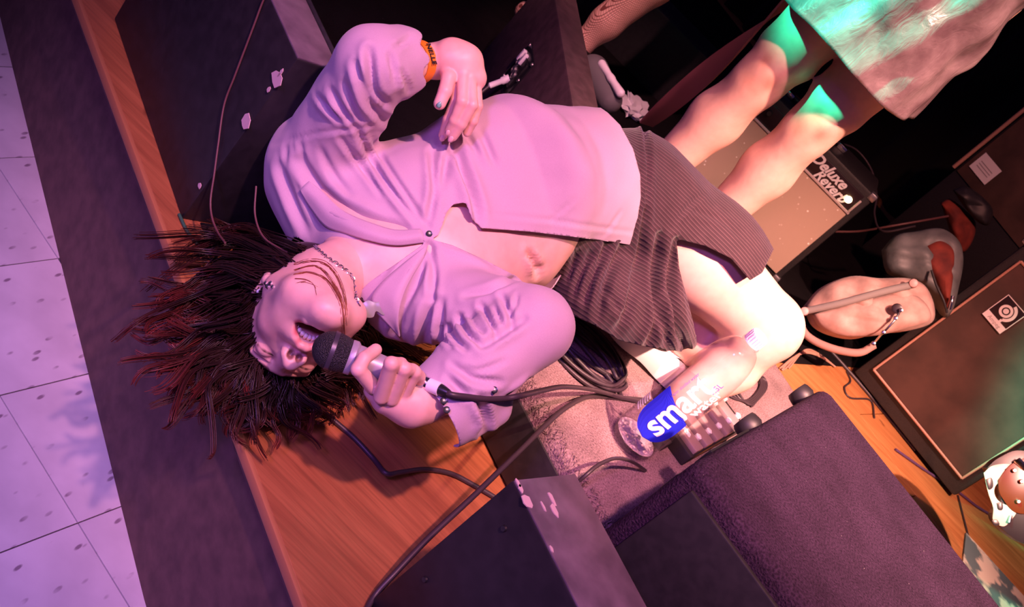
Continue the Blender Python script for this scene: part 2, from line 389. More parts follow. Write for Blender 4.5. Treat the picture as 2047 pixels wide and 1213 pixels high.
# ------------------------------------------------------------------ guitar amplifier with silver grille cloth
M_tolex = grained('black_tolex', (.014,.013,.014), (.026,.023,.025), 320, .5, .5, .001)
M_grille = mat('silver_grille_cloth', (.50,.36,.27), .75)
v = texcoord(M_grille); wv = nd(M_grille, 'ShaderNodeTexWave'); wv.inputs['Scale'].default_value = 90; lk(M_grille, v, wv.inputs['Vector'])
bump(M_grille, wv.outputs['Fac'], .3, .001)
vo = nd(M_grille, 'ShaderNodeTexVoronoi'); vo.inputs['Scale'].default_value = 38; lk(M_grille, v, vo.inputs['Vector'])
rr = nd(M_grille, 'ShaderNodeValToRGB'); rr.color_ramp.elements[0].position = .10; rr.color_ramp.elements[1].position = .16
rr.color_ramp.elements[0].color = (1,1,1,1); rr.color_ramp.elements[1].color = (0,0,0,1); lk(M_grille, vo.outputs['Distance'], rr.inputs['Fac'])
n4, r4 = noise_mix(M_grille, v, 13, (0,0,0), (1,1,1), .50, .60, 2, inp=None)
lk(M_grille, mixc(M_grille, (.50,.36,.27), (.95,.85,.75), mixc(M_grille, (0,0,0), rr.outputs['Color'], r4.outputs['Color'])), bsdf(M_grille).inputs['Base Color'])
M_trim = mat('silver_trim', (.72,.62,.60), .35, .4)
M_panel = mat('control_panel_black', (.018,.008,.012), .35)
X = Vector((1,0,0)); Y = Vector((0,1,0)); ZZ = Vector((0,0,1))
AW, AH, AD = .622, .445, .24; ar = Vector((.588,3.516,0))
amp = thing('guitar_amplifier', 'small guitar amplifier with pale sparkling grille cloth and script lettering, behind the standing legs', 'amplifier', ar+X*(-AW/2)+Y*(AD/2))
def ap(x, z, y=0): return Vector((ar.x-AW+x, ar.y+y, z))        # x from the left edge of the front
boxo('cabinet', ap(AW/2, AH/2, AD/2), (X*AW/2, Y*AD/2, ZZ*AH/2), M_tolex, amp, .012)
boxo('grille', ap(AW/2, .185, -.002), (X*(AW/2-.024), Y*.006, ZZ*.158), M_grille, amp, .004)
boxo('control_panel', ap(AW/2, .385, -.001), (X*(AW/2-.03), Y*.005, ZZ*.034), M_panel, amp, .003)
boxo('trim_strip', ap(AW/2, .346, -.009), (X*(AW/2-.022), Y*.004, ZZ*.004), M_trim, amp, .001)
boxo('trim_strip', ap(AW-.028, .375, -.009), (X*.0035, Y*.004, ZZ*.028), M_trim, amp, .001)
boxo('handle', ap(AW/2, AH+.012, AD/2), (X*.12, Y*.014, ZZ*.006), M_rubber, amp, .004)
for hx in (AW/2-.125, AW/2+.125): boxo('handle_cap', ap(hx, AH+.010, AD/2), (X*.018, Y*.016, ZZ*.010), M_chrome, amp, .004)
for kx in (.06,.12,.18,.24,.30): 
    lathe('knob', [(0,0),(.011,0),(.011,.012),(.008,.016),(0,.016)], 16, ap(kx, .392, -.007), -Y, M_whitepl if kx > .22 else M_blackp, amp)
for kx in (.335,.36): lathe('jack', [(0,0),(.008,0),(.008,.006),(.004,.006),(.004,.001),(0,.001)], 14, ap(kx, .388, -.007), -Y, M_chrome, amp)
for cz in (0.0, AH):
    for cxx in (0.0, AW):
        boxo('corner_guard', ap(cxx+(.011 if cxx == 0 else -.011), abs(cz-.011), .012), (X*.014, Y*.016, ZZ*.014), M_steel, amp, .006)
M_jewel = mat('amber_lamp_glass', (1,.75,.35), .2); b_ = bsdf(M_jewel); b_.inputs['Emission Color'].default_value = (1,.72,.35,1); b_.inputs['Emission Strength'].default_value = 6
lathe('pilot_lamp', [(0,0),(.011,0),(.012,.004),(.008,.010),(0,.013)], 16, ap(AW-.058, .378, -.007), -Y, M_jewel, amp)
text('lettering', 'Deluxe', ap(.452,.398,-.0072), X, ZZ, .050, M_white, amp, .0006, .0016, .35)
text('lettering', 'Reverb', ap(.492,.366,-.0072), X, ZZ, .046, M_white, amp, .0006, .0014, .35)

# ------------------------------------------------------------------ bass cabinet with piped grille and emblem plate
M_bgrille = grained('dark_grille_cloth', (.055,.030,.024), (.095,.050,.040), 9, .8, .1, .001)
M_pipe = mat('tan_piping', (.50,.27,.20), .5)
gb = Z(1748,738,.08); gd = Vector((.948,-.319,0)).normalized(); gn = Vector((-gd.y, gd.x, 0))    # gn points away from the viewer
BW, BH = .432, .565
bass = thing('bass_cabinet', 'bass speaker cabinet with dark grille, tan piping and round emblem plate, at far right', 'amplifier', (gb+gd*BW/2+gn*.2)*1.0)
bass.location.z = 0
def gp(a, z, y=0): return Vector((gb.x,gb.y,0)) + gd*a + gn*y + ZZ*z
boxo('cabinet', gp(BW/2, .36, .215), (gd*(BW/2+.035), gn*.21, ZZ*.345), M_tolex, bass, .012)
for a in (.02, BW-.02):
    for y in (.06,.36): lathe('rubber_foot', [(0,0),(.02,0),(.022,.016),(0,.016)], 14, gp(a,0,y), ZZ, M_rubber, bass)
boxo('grille', gp(BW/2, .08+BH/2, .0), (gd*(BW/2-.004), gn*.008, ZZ*(BH/2-.004)), M_bgrille, bass, .004)
for (a0,z0,a1,z1) in ((0,.08,BW,.08),(BW,.08,BW,.08+BH),(BW,.08+BH,0,.08+BH),(0,.08+BH,0,.08)):
    tube('piping', [gp(a0,z0,-.008), gp(a1,z1,-.008)], .0045, M_pipe, bass)
for a in (-.03, BW+.03):
    boxo('corner_guard', gp(a, .70, .02), (gd*.02, gn*.022, ZZ*.018), M_steel, bass, .007)
# emblem plate
plx, plz = .098, .508
boxo('emblem_plate', gp(plx, plz, -.011), (gd*.040, gn*.002, ZZ*.048), M_panel, bass, .001)
def ring(cx, cz, r0, r1, a0=0, a1=360, n=36, y=-.0142, parent=bass, m=M_white):
    bm = bmesh.new(); pv = None
    for k in range(n+1):
        a = math.radians(a0+(a1-a0)*k/n)
        q = [bm.verts.new(gp(cx+math.cos(a)*r, cz+math.sin(a)*r, y+dy)) for r, dy in ((r0,.002),(r0,0),(r1,0),(r1,.002))]
        if pv:
            for i in range(3): bm.faces.new((pv[i], pv[i+1], q[i+1], q[i]))
        pv = q
    bmesh.ops.recalc_face_normals(bm, faces=bm.faces)
    return put('emblem_ring', bm, m, parent)
ring(plx-.004, plz+.010, .0005, .0085); ring(plx-.004, plz+.010, .0125, .0205); ring(plx-.004, plz+.010, .0235, .033, -62, 80)
boxo('emblem_bar', gp(plx+.009, plz-.0215, -.0135), (gd*.004, gn*.001, ZZ*.006), M_white, bass)
boxo('emblem_bar', gp(plx, plz-.037, -.0135), (gd*.040, gn*.0015, ZZ*.011), M_white, bass)
for zz in (plz-.026+.0, plz+.0475): boxo('emblem_frame', gp(plx, zz, -.0135), (gd*.040, gn*.001, ZZ*.0012), M_white, bass)
for aa in (plx-.0392, plx+.0392): boxo('emblem_frame', gp(aa, plz+.011, -.0135), (gd*.0012, gn*.001, ZZ*.037), M_white, bass)
M_greytext = mat('grey_print', (.35,.33,.35), .6)
text('lettering', 'Ampeg', gp(plx, plz-.037, -.0152), gd, ZZ, .017, M_greytext, bass, .0002)
# amp head case standing behind the bass cabinet: tan lip and paper label
hd0 = Z(1904,338,.78) ; hd = thing('amplifier_head', 'dark amplifier head with tan lip and a white paper label, at the right frame edge', 'amplifier', (hd0.x,hd0.y,0))
hb = P(1908,336,4.45); hx = Vector((.80,-.6,0)).normalized(); hn = Vector((.6,.8,0))
def hp(a, z, y=0): return Vector((hb.x,hb.y,0)) + hx*a + hn*y + ZZ*z
hz = hb.z
boxo('cabinet', hp(.38, (hz+.36)/2, .16), (hx*.38, hn*.15, ZZ*((hz+.36)/2)), M_tolex, hd, .01)
tube('piping', [hp(-.004, hz-.0, -.004), hp(-.004, hz+.36, -.004)], .009, M_pipe, hd)
boxo('front_panel', hp(.38, hz+.165, .006), (hx*.365, hn*.004, ZZ*.165), M_bgrille, hd, .002)
lb = hp(.092, hz+.092, -.003)
boxo('paper_label', lb, (hx*.055, hn*.001, ZZ*.042), M_white, hd)
for q in (-.016, -.004, .008): boxo('print_line', lb+ZZ*q-hn*.0012, (hx*.037, hn*.0003, ZZ*.0018), M_greytext, hd)

# ------------------------------------------------------------------ speaker with jack plate behind the singer's waist
tz = .36; q1 = Z(1145,210,tz); q0 = Z(1110,0,tz); td = (q1-q0); td.z = 0; td.normalize(); tn = Vector((-td.y, td.x, 0))
if tn.dot(Y) < 0: tn = -tn
M_brown = grained('brown_black_paint', (.050,.028,.032), (.078,.044,.050), 35, .6, .15, .001)
jb = thing('side_monitor', 'dark brown monitor speaker with recessed jack plate behind the singer\'s waist', 'speaker', (q1.x,q1.y,0))
def jp(a, z, y=0): return Vector((q1.x,q1.y,0)) + td*a + tn*y + ZZ*z
bm = bmesh.new(); extrude_poly(bm, [jp(-.75,0,0), jp(-.75,tz,0), jp(-.75,tz,.09), jp(-.75,.06,.235), jp(-.75,0,.235)], td*.78, .006)
put('cabinet', bm, M_brown, jb, smooth=30)
def onplane(px, py, base, nrm):
    R = ray(px,py); k = (Vector(base)-CAMP).dot(nrm)/R.dot(nrm); return CAMP+R*k
jc = onplane(1037,142, jp(0,0,0), tn); ja = (jc-jp(0,0,0)).dot(td); jz = jc.z
print('jack plate', ja, jz)
PW, PH = .062, .062
boxo('jack_plate', jp(ja, jz, -.002), (td*PW, tn*.002, ZZ*PH), M_blackp, jb, .004)
boxo('recess', jp(ja+.008, jz, -.005), (td*.034, tn*.002, ZZ*.042), mat('recess_black', (.004,.004,.005), .6), jb, .006)
for (da, dz) in ((-.9,.9),(.9,.9),(-.9,-.9),(.9,-.9),(-.9,0),(.9,0)):
    lathe('screw', [(0,0),(.006,0),(.0055,.003),(0,.0035)], 10, jp(ja+da*PW, jz+dz*PH, -.004), -tn, M_steel, jb)
for (da, dz) in ((-.035,.028),(-.005,.032)): boxo('rocker_switch', jp(ja+da, jz+dz, -.010), (td*.006, tn*.006, ZZ*.017), M_whitepl, jb, .002)
for (da, dz) in ((-.012,-.008),(.012,-.012),(-.02,.012)):
    lathe('socket', [(0,0),(.012,0),(.012,.006),(.008,.007),(.008,.001),(0,.001)], 18, jp(ja+da, jz+dz, -.006), -tn, M_steel, jb)
pj = jp(ja+.004, jz-.030, -.008)
lathe('plug', [(0,0),(.011,0),(.011,.020),(.008,.024),(.008,.055),(.005,.058),(0,.058)], 16, pj, (td*.15-tn*.55-ZZ*.8), M_whitepl, jb)
pe = pj + (td*.15-tn*.55-ZZ*.8).normalized()*.056
tag(tube('jack_cable', spline([pe, pe+Vector((-.005,-.03,-.05)), pe+Vector((-.01,-.06,-.12)), pe+Vector((.0,-.04,-.22)), Vector((pe.x+.03,pe.y-.02,.006)), Vector((pe.x+.2,pe.y+.05,.006))]), .005, M_cable), 'short black cable plugged into the brown monitor\'s jack plate', 'cable')
hc = onplane(915,18, jp(0,0,0), tn)
boxo('side_latch', hc-tn*.006, ((td*.8+ZZ*.2)*.022, tn*.006, (ZZ*.8-td*.2)*.007), M_chrome, jb, .003)

# ------------------------------------------------------------------ water bottle
BB = Z(1257,884,BZ); BB.z = BZ; R = ray(1506,652); kk = math.hypot(BB.x,BB.y)/math.hypot(R.x,R.y); BHT = CH+R.z*kk-BZ; BR = .0485
print('bottle height', BHT)
def thin_clear(name, tint, gloss, rough=.02):
    """thin clear plastic / still water: light passes straight through, with a mirror-like surface sheen"""
    m = bpy.data.materials.new(name); m.use_nodes = True; nt = m.node_tree; nt.nodes.remove(nt.nodes['Principled BSDF'])
    tr = nt.nodes.new('ShaderNodeBsdfTransparent'); tr.inputs[0].default_value = (*tint, 1); gl = nt.nodes.new('ShaderNodeBsdfGlossy'); gl.inputs['Roughness'].default_value = rough
    lw = nt.nodes.new('ShaderNodeLayerWeight'); lw.inputs['Blend'].default_value = .5; mx = nt.nodes.new('ShaderNodeMixShader')
    mm = nt.nodes.new('ShaderNodeMath'); mm.operation = 'MULTIPLY_ADD'; mm.inputs[1].default_value = gloss; mm.inputs[2].default_value = .035; pw_ = nt.nodes.new('ShaderNodeMath'); pw_.operation = 'POWER'; pw_.inputs[1].default_value = 3.0; nt.links.new(lw.outputs['Facing'], pw_.inputs[0]); nt.links.new(pw_.outputs[0], mm.inputs[0]); nt.links.new(mm.outputs[0], mx.inputs[0]); nt.links.new(tr.outputs[0], mx.inputs[1]); nt.links.new(gl.outputs[0], mx.inputs[2]); nt.links.new(mx.outputs[0], nt.nodes['Material Output'].inputs[0]); return m
M_clear = thin_clear('clear_plastic', (.97,.95,.97), .38)
M_water = thin_clear('water', (.93,.90,.95), .22, .01)
M_base = mat('base_sparkle', (.80,.72,.82), .12, spec=.9); bsdf(M_base).inputs['Transmission Weight'].default_value = .55; bsdf(M_base).inputs['IOR'].default_value = 1.2  # whitish colour stands in for sparkle in the clear base
vo = nd(M_base, 'ShaderNodeTexVoronoi'); vo.inputs['Scale'].default_value = 130; lk(M_base, texcoord(M_base), vo.inputs['Vector']); bump(M_base, vo.outputs['Distance'], .8, .004)
bot = thing('water_bottle', 'tall clear plastic water bottle half full, blue drop label, on the grey carpeted cabinet', 'bottle', BB)
h = BHT; r = BR
prof = [(0,.006),(r*.55,.004),(r*.80,.0),(r*.94,.006),(r,.020),(r,.05),(r*.985,.054),(r,.058),(r,h*.60)]
for k in range(1,11):
    a = k/10*math.pi/2; prof.append((r*(.34+.66*math.cos(a)**.85) if k < 10 else r*.34, h*.60+(h*.305)*math.sin(a)**1.0))
prof += [(r*.33,h*.918),(r*.40,h*.922),(r*.40,h*.930),(r*.32,h*.934),(r*.32,h*.985),(0,h*.985)]
lathe('bottle_body', prof, 48, BB, ZZ, M_clear, bot)
wl_ = h*.52
lathe('water', [(0,.009),(r*.55,.007),(r*.78,.004),(r*.92,.010),(r*.975,.022),(r*.975,wl_),(0,wl_)], 48, BB, ZZ, M_water, bot)
bm = bmesh.new(); rows = []                              # moulded star of the base
for i in range(9):
    f = i/8; rows.append([bm.verts.new(BB+Vector((math.cos(a_)*r*.93*max(f,.02), math.sin(a_)*r*.93*max(f,.02), .004+.014*(1-f)**1.2+.010*f*(1-f)*3*abs(math.cos(2.5*a_))+.016*f**4))) for a_ in [2*math.pi*k/60 for k in range(60)]])
for ra, rb_ in zip(rows, rows[1:]):
    for k in range(60): bm.faces.new((ra[k], ra[(k+1)%60], rb_[(k+1)%60], rb_[k]))
bmesh.ops.recalc_face_normals(bm, faces=bm.faces); put('base_star', bm, M_base, bot, smooth=True)
capm = mat('cap_white', (.80,.70,.86), .4)
bm = bmesh.new(); bm_lathe(bm, [(0,h*.935),(r*.37,h*.935),(r*.37,h*.945),(r*.355,h*.947),(r*.355,h*.996),(r*.33,h),(0,h)], 40, BB, ZZ)
for k in range(40):
    a = 2*math.pi*k/40
    if k % 2 == 0: bm_box(bm, BB+Vector((math.cos(a)*r*.362, math.sin(a)*r*.362, h*.97)), (Vector((math.cos(a),math.sin(a),0))*.0006, Vector((-math.sin(a),math.cos(a),0))*.0009, ZZ*h*.022))
bmesh.ops.recalc_face_normals(bm, faces=bm.faces); put('cap', bm, capm, bot, smooth=40)
# printed label wrapped on the cylinder : baseline runs up the bottle
va = math.atan2(-BB.y, -BB.x)                            # bearing from the bottle to the viewer
def wrap(me, a0, z0, rad, parent, m, name):
    """x of the flat print runs up the bottle, y of the print runs round it (towards the left as seen)"""
    co = np.empty(len(me.vertices)*3); me.vertices.foreach_get('co', co); co = co.reshape(-1,3)
    ang = a0 - co[:,1]/rad; rr2 = rad+co[:,2]
    out = np.stack([BB.x+rr2*np.cos(ang), BB.y+rr2*np.sin(ang), BZ+z0+co[:,0]], 1)
    me.vertices.foreach_set('co', out.ravel()); me.update()
    return put(name, me, m, parent)
def flat_text(body, size, bold=0, depth=.0002):
    c = bpy.data.curves.new('lettering', 'FONT'); c.body = body; c.size = size; c.extrude = depth; c.offset = bold; c.align_x = 'LEFT'; c.align_y = 'BOTTOM_BASELINE'; c.resolution_u = 4
    o = bpy.data.objects.new('lettering', c); COL.objects.link(o); bpy.context.view_layer.update()
    me = bpy.data.meshes.new_from_object(o.evaluated_get(bpy.context.evaluated_depsgraph_get())); bpy.data.objects.remove(o); bpy.data.curves.remove(c)
    b_m = bmesh.new(); b_m.from_mesh(me); bmesh.ops.triangulate(b_m, faces=b_m.faces)
    for _ in range(4):
        le = [e_ for e_ in b_m.edges if e_.calc_length() > .005]
        if not le: break
        bmesh.ops.subdivide_edges(b_m, edges=le, cuts=1); bmesh.ops.triangulate(b_m, faces=[f_q for f_q in b_m.faces if len(f_q.verts) > 3])
    b_m.to_mesh(me); b_m.free(); return me
M_blue = mat('blue_print', (.02,.03,.75), .5)
M_lilac = mat('violet_print', (.22,.16,.55), .5)
M_wlet = mat('white_print', (.92,.92,.95), .5)
# blue drop : flat outline in (up, round) coordinates, finely triangulated
bm = bmesh.new()
up0, up1, hw = .0, .105, .043
N = 26
rows = []
for i in range(N+1):
    u = i/N; x = up0+(up1-up0)*u
    top = hw*math.sqrt(max(0,1-(1-min(u/.42,1))**2)) ; 
    lo = -top if u < .70 else -hw + (hw*1.9)*((u-.70)/.30)**1.3
    rows.append([bm.verts.new((x, lo+(top-lo)*j/10, 0)) for j in range(11)])
for a, b in zip(rows, rows[1:]):
    for j in range(10):
        try: bm.faces.new((a[j], b[j], b[j+1], a[j+1]))
        except Exception: pass
me = bpy.data.meshes.new('blue_drop'); bmesh.ops.recalc_face_normals(bm, faces=bm.faces); bm.to_mesh(me); bm.free()
LZ = h*.165
wrap(me, va+.15, LZ, BR+.0006, bot, M_blue, 'blue_drop')
wrap(flat_text('smart', .066, .0016), va+.15+.38, LZ+.020, BR+.0011, bot, M_wlet, 'lettering')
wrap(flat_text('water', .030, .0006), va+.15+.78, LZ+.100, BR+.0011, bot, M_wlet, 'lettering')
wrap(flat_text('vapor distilled water', .0085), va-.28, LZ+.098, BR+.0011, bot, M_lilac, 'lettering')
wrap(flat_text('1.5L', .017), va+.62, LZ+.158, BR+.0011, bot, M_lilac, 'lettering')
wrap(flat_text('||||||', .024, .0004), va-.95, LZ+.02, BR+.0011, bot, M_wlet, 'print_block')
# ------------------------------------------------------------------ small stage box squeezed between bottle and big speaker
sb = Z(1400,850,BZ+.045); sbt = thing('switch_box', 'small pinkish metal switch box with white posts, behind the water bottle', 'box', (sb.x,sb.y,BZ))
M_sb = mat('dusty_metal', (.36,.27,.27), .45, .3)
def bp(a, b, z): return Vector((sb.x,sb.y,BZ)) + wdir*a + ddir*b + ZZ*z
boxo('base', bp(-.005,.06,.016), (wdir*.052, ddir*.15, ZZ*.0155), M_black, sbt, .003)
for k in range(5): boxo('panel', bp(-.005,-.06+.055*k,.036), (wdir*.048, ddir*.018, ZZ*.006), M_sb, sbt, .002)
for k in range(5):
    for a in (-.030,.018): lathe('post', [(0,0),(.0075,0),(.0075,.012),(.005,.014),(0,.014)], 12, bp(a,-.033+.055*k,.032), ZZ, M_whitepl, sbt)
text('lettering', 'pcta', bp(-.012,-.060,.0425), wdir, ddir, .026, M_white, sbt, .0006, .0012)
boxo('label_block', bp(-.02,-.115,.012), (wdir*.022, ddir*.016, ZZ*.010), M_rubber, sbt, .002)

# ------------------------------------------------------------------ canvas bag slumped in front of the bass cabinet
M_canvas = mat('pink_canvas', (.47,.30,.26), .9, sheen=.1); v = texcoord(M_canvas); n_, r_3 = noise_mix(M_canvas, v, 24, (.40,.25,.215), (.55,.36,.31)); bump(M_canvas, n_.outputs['Fac'], .4, .004)
M_flap = mat('grey_nylon', (.12,.13,.13), .55); v = texcoord(M_flap); n_, r_3 = noise_mix(M_flap, v, 12, (.08,.09,.09), (.17,.18,.18)); bump(M_flap, n_.outputs['Fac'], .6, .01)
M_redcloth = mat('red_cloth', (.16,.02,.012), .85); v = texcoord(M_redcloth); n_, r_3 = noise_mix(M_redcloth, v, 14, (.09,.012,.010), (.22,.03,.016)); bump(M_redcloth, n_.outputs['Fac'], .6, .01)
def puff(name, outline, depth, thick, m, parent, folds=(), base_y=None, seg=14):
    """cushion-like solid from a surveyed outline: closed front and back skins that bulge apart"""
    pts = [P(x, y, depth) if base_y is None else onplane(x, y, base_y[0], base_y[1]) for x, y in outline]
    c = sum(pts, Vector())/len(pts); nv = (CAMP-c).normalized()
    if base_y is not None: nv = -Vector(base_y[1]) if Vector(base_y[1]).dot(CAMP-c) < 0 else Vector(base_y[1])
    pts = spline(pts+[pts[0]], 6)[:-1]; n = len(pts); bm = bmesh.new(); sk = []
    for sgn in (1,-1):
        rings = []
        for i in range(seg):
            f = 1-(i/seg)
            ring_ = []
            for p in pts:
                q = c+(p-c)*f; hgt = thick*math.sqrt(max(0,1-f**2.6))
                for (fx, fy, fw, fa) in folds:
                    dd = (q-P(fx,fy,depth)).length; hgt += fa*math.exp(-(dd/fw)**2)
                hgt += (.011*math.sin(q.x*52+q.z*38+q.y*20)+.008*math.sin(q.z*80-q.x*31)+.005*abs(math.sin(q.x*45-q.z*60))*2)*(1-f**4)*(thick/.08)
                ring_.append(q+nv*hgt*sgn)
            rings.append(ring_)
        sk.append(rings)
    rim = [bm.verts.new(p) for p in sk[0][0]]
    for sgn, rings in zip((1,-1), sk):
        prev = rim
        for rg in rings[1:]:
            cur = [bm.verts.new(p) for p in rg]
            for k in range(n): bm.faces.new((prev[k], prev[(k+1)%n], cur[(k+1)%n], cur[k]))
            prev = cur
        cv = bm.verts.new(sum((v_.co for v_ in prev), Vector())/n)
        for k in range(n): bm.faces.new((prev[k], prev[(k+1)%n], cv))
    bmesh.ops.recalc_face_normals(bm, faces=bm.faces); return put(name, bm, m, parent, smooth=True)
bgb = Z(1650,648,0); bag = thing('canvas_bag', 'pinkish canvas bag with dark strap slumped between the two amplifiers', 'bag', bgb)
bpl = (P(1740,610,3.27), Vector((.25,.85,-.35)).normalized())
puff('bag_body', [(1606,612),(1640,575),(1700,552),(1760,556),(1815,556),(1850,572),(1868,612),(1862,645),(1810,662),(1750,668),(1700,678),(1650,668),(1620,648)], 3.3, .075, M_canvas, bag, base_y=bpl)
puff('front_pocket', [(1622,628),(1700,604),(1800,585),(1845,600),(1860,640),(1800,660),(1740,672),(1680,672),(1640,655)], 3.27, .045, M_canvas, bag, base_y=(bpl[0]-bpl[1]*.055, bpl[1]))
def onb(x, y, off): return onplane(x, y, bpl[0]-bpl[1]*off, bpl[1])
tube('strap', spline([onb(1608,622,.09), onb(1680,606,.115), onb(1760,584,.118), onb(1828,568,.085)], 8), .0115, mat('grey_webbing', (.22,.20,.19), .8), bag)
tube('handle_strap', spline([onb(1596,640,.06), onb(1615,672,.07), onb(1660,695,.08), onb(1715,705,.08), onb(1748,690,.07)], 8), .012, mat('tan_webbing', (.34,.20,.17), .8), bag)
tube('zip_pull', spline([onb(1745,688,.10), onb(1768,662,.125), onb(1788,640,.128), onb(1802,618,.118)], 6), .0035, M_chrome, bag)
for (x_,y_) in ((1746,686),(1766,664),(1790,636),(1801,620)): lathe('zip_ring', [(0,-.005),(.006,-.003),(.007,0),(.006,.003),(0,.005)], 12, onb(x_,y_,.128), -bpl[1], M_chrome, bag)
for (x_,y_) in ((1608,622),(1826,566)): lathe('strap_end', [(0,-.012),(.012,-.006),(.014,0),(.012,.006),(0,.012)], 14, onb(x_,y_,.10), -bpl[1], mat('pink_leather', (.55,.32,.30), .5), bag)
lathe('grommet', [(0,0),(.014,0),(.016,.004),(.010,.006),(0,.004)], 16, onb(1793,617,.115), -bpl[1], M_panel, bag)
# nylon jacket thrown behind the bag, red lining showing
jk = thing('nylon_jacket', 'grey nylon jacket with red lining heaped above the canvas bag', 'jacket', Z(1830,560,0))
jpl = (P(1830,530,3.36), Vector((.2,.8,-.5)).normalized())
puff('jacket_shell', [(1762,500),(1790,470),(1830,462),(1880,456),(1915,480),(1926,520),(1918,570),(1905,620),(1888,634),(1868,600),(1840,572),(1800,555),(1770,540)], 3.45, .06, M_flap, jk, base_y=jpl)
puff('lining', [(1850,490),(1880,480),(1905,500),(1905,550),(1895,615),(1885,600),(1868,560),(1850,530)], 3.4, .03, M_redcloth, jk, base_y=(jpl[0]-jpl[1]*.045, jpl[1]))
def onj(x, y, off): return onplane(x, y, jpl[0]-jpl[1]*off, jpl[1])
tube('drawcord', spline([onj(1898,618,.08), onj(1902,604,.09), onj(1904,592,.09)], 5), .006, M_chrome, jk)
tube('hem_cord', spline([onj(1862,540,.08), onj(1872,570,.085), onj(1886,600,.085), onj(1893,625,.07)], 6), .004, M_black, jk)
rc = thing('red_jacket', 'dark red cloth heap behind the grey jacket', 'jacket', Z(1900,440,0))
puff('cloth', [(1880,405),(1900,398),(1930,420),(1950,445),(1945,480),(1925,505),(1905,480),(1892,440)], 3.8, .05, M_redcloth, rc)
puff('sleeve', [(1905,380),(1930,372),(1960,390),(1985,420),(1975,450),(1950,440),(1925,410)], 3.75, .04, M_black, rc)

# ------------------------------------------------------------------ guitar on the floor, lower right corner
gtc = P(2022,985,2.75); gtr = thing('electric_guitar', 'red-brown electric guitar with spotted white pickguard, lower right corner', 'guitar', (gtc.x,gtc.y,0))
gpl = (gtc, Vector((.15,.75,-.45)).normalized())
def slab(name, outline, off, th, m, parent, pl):
    pts = spline([onplane(x, y, pl[0]-pl[1]*off, pl[1]) for x, y in outline]+[onplane(*outline[0], pl[0]-pl[1]*off, pl[1])], 6)[:-1]
    bm = bmesh.new(); extrude_poly(bm, pts, -pl[1]*th, .0008); return put(name, bm, m, parent, smooth=40)
M_redwood = mat('red_lacquer', (.12,.016,.004), .3)
slab('guitar_body', [(1962,935),(1985,915),(2030,900),(2100,930),(2130,1010),(2100,1090),(2040,1085),(1998,1060),(1975,1030),(1990,990)], 0, .04, M_panel, gtr, gpl)
slab('pickguard', [(1966,945),(1985,930),(2020,928),(2010,950),(1988,975),(1995,1000),(2030,1020),(2020,1040),(2005,1052),(1985,1040),(1985,1015),(1975,985)], .0405, .002, mat('cream_pickguard', (.50,.36,.33), .4), gtr, gpl)
slab('face_plate', [(1994,960),(2025,925),(2080,915),(2100,970),(2075,1020),(2030,1024),(2000,990)], .043, .002, M_redwood, gtr, gpl)
for o_ in ([(1970,958),(1982,955),(1985,972),(1976,978)],[(1992,1005),(2003,1004),(2004,1018),(1995,1018)],[(1982,1040),(1992,1038),(1998,1048),(1988,1050)],[(2008,938),(2016,934),(2014,946)]):
    slab('dark_spot', o_, .0428, .0005, M_panel, gtr, gpl)
for (x_,y_) in ((2026,940),(2040,962),(2034,1002)): lathe('chrome_knob', [(0,0),(.0055,0),(.0055,.008),(.004,.010),(0,.010)], 14, onplane(x_,y_,gpl[0]-gpl[1]*.045,gpl[1]), -gpl[1], M_chrome, gtr)
tube('output_jack', [onplane(2021,1030,gpl[0]-gpl[1]*.045,gpl[1]), onplane(2017,1045,gpl[0]-gpl[1]*.05,gpl[1])], .004, M_chrome, gtr)
boxo('bridge', onplane(2048,935,gpl[0]-gpl[1]*.047,gpl[1]), (X*.03, ZZ*.010, gpl[1]*.003), M_chrome, gtr, .002)
# patterned rug edge in the lower right corner
M_rug = mat('patterned_rug', (.55,.50,.42), .95); v = texcoord(M_rug); n_, r_3 = noise_mix(M_rug, v, 11, (.10,.16,.17), (.62,.58,.47), .46, .54, 3)
rg0, rg1 = Z(1938,1085,.004), Z(2047,1205,.004)
rd = (rg1-rg0).normalized(); rn_ = Vector((-rd.y, rd.x, 0))
tag(boxo('rug', rg0+rd*.45-rn_*.20+Vector((0,0,.0)), (rd*.47, rn_*.235, ZZ*.003), M_rug), 'pale patterned rug showing beside the big carpeted speaker', 'rug')

# ------------------------------------------------------------------ cables
def cable(name, label, pts, r=.004, m=M_cable, n=10, cat='cable', group=None):
    return tag(tube(name, spline(pts, n), r, m), label, cat, group)
cb = BZ+.005
# coiled cable on the carpeted cabinet : long flat loops, one continuous run
pts = []
for k in range(7):
    cxk = 1166+rng.normal(0,5); cyk = 697+rng.normal(0,5); la = 122-4*k+rng.normal(0,5); lb2 = 48-5.0*k+rng.normal(0,3)
    rot = math.radians(43+rng.normal(0,5)); ph = rng.uniform(-.15,.15)
    for j in range(12):
        a = 2*math.pi*j/12+ph
        x = cxk+la*math.cos(a)*math.cos(rot)-lb2*math.sin(a)*math.sin(rot); y = cyk+la*math.cos(a)*math.sin(rot)+lb2*math.sin(a)*math.cos(rot)
        pts.append(Z(x, y, cb+.0085*(k % 3)+.004*math.sin(a*2+k)))
pts = [Z(1072,566,cb+.05), Z(1088,600,cb+.02)] + pts
cable('coiled_cable', 'coil of black cable lying on the grey carpeted cabinet', pts, .0043, n=4)
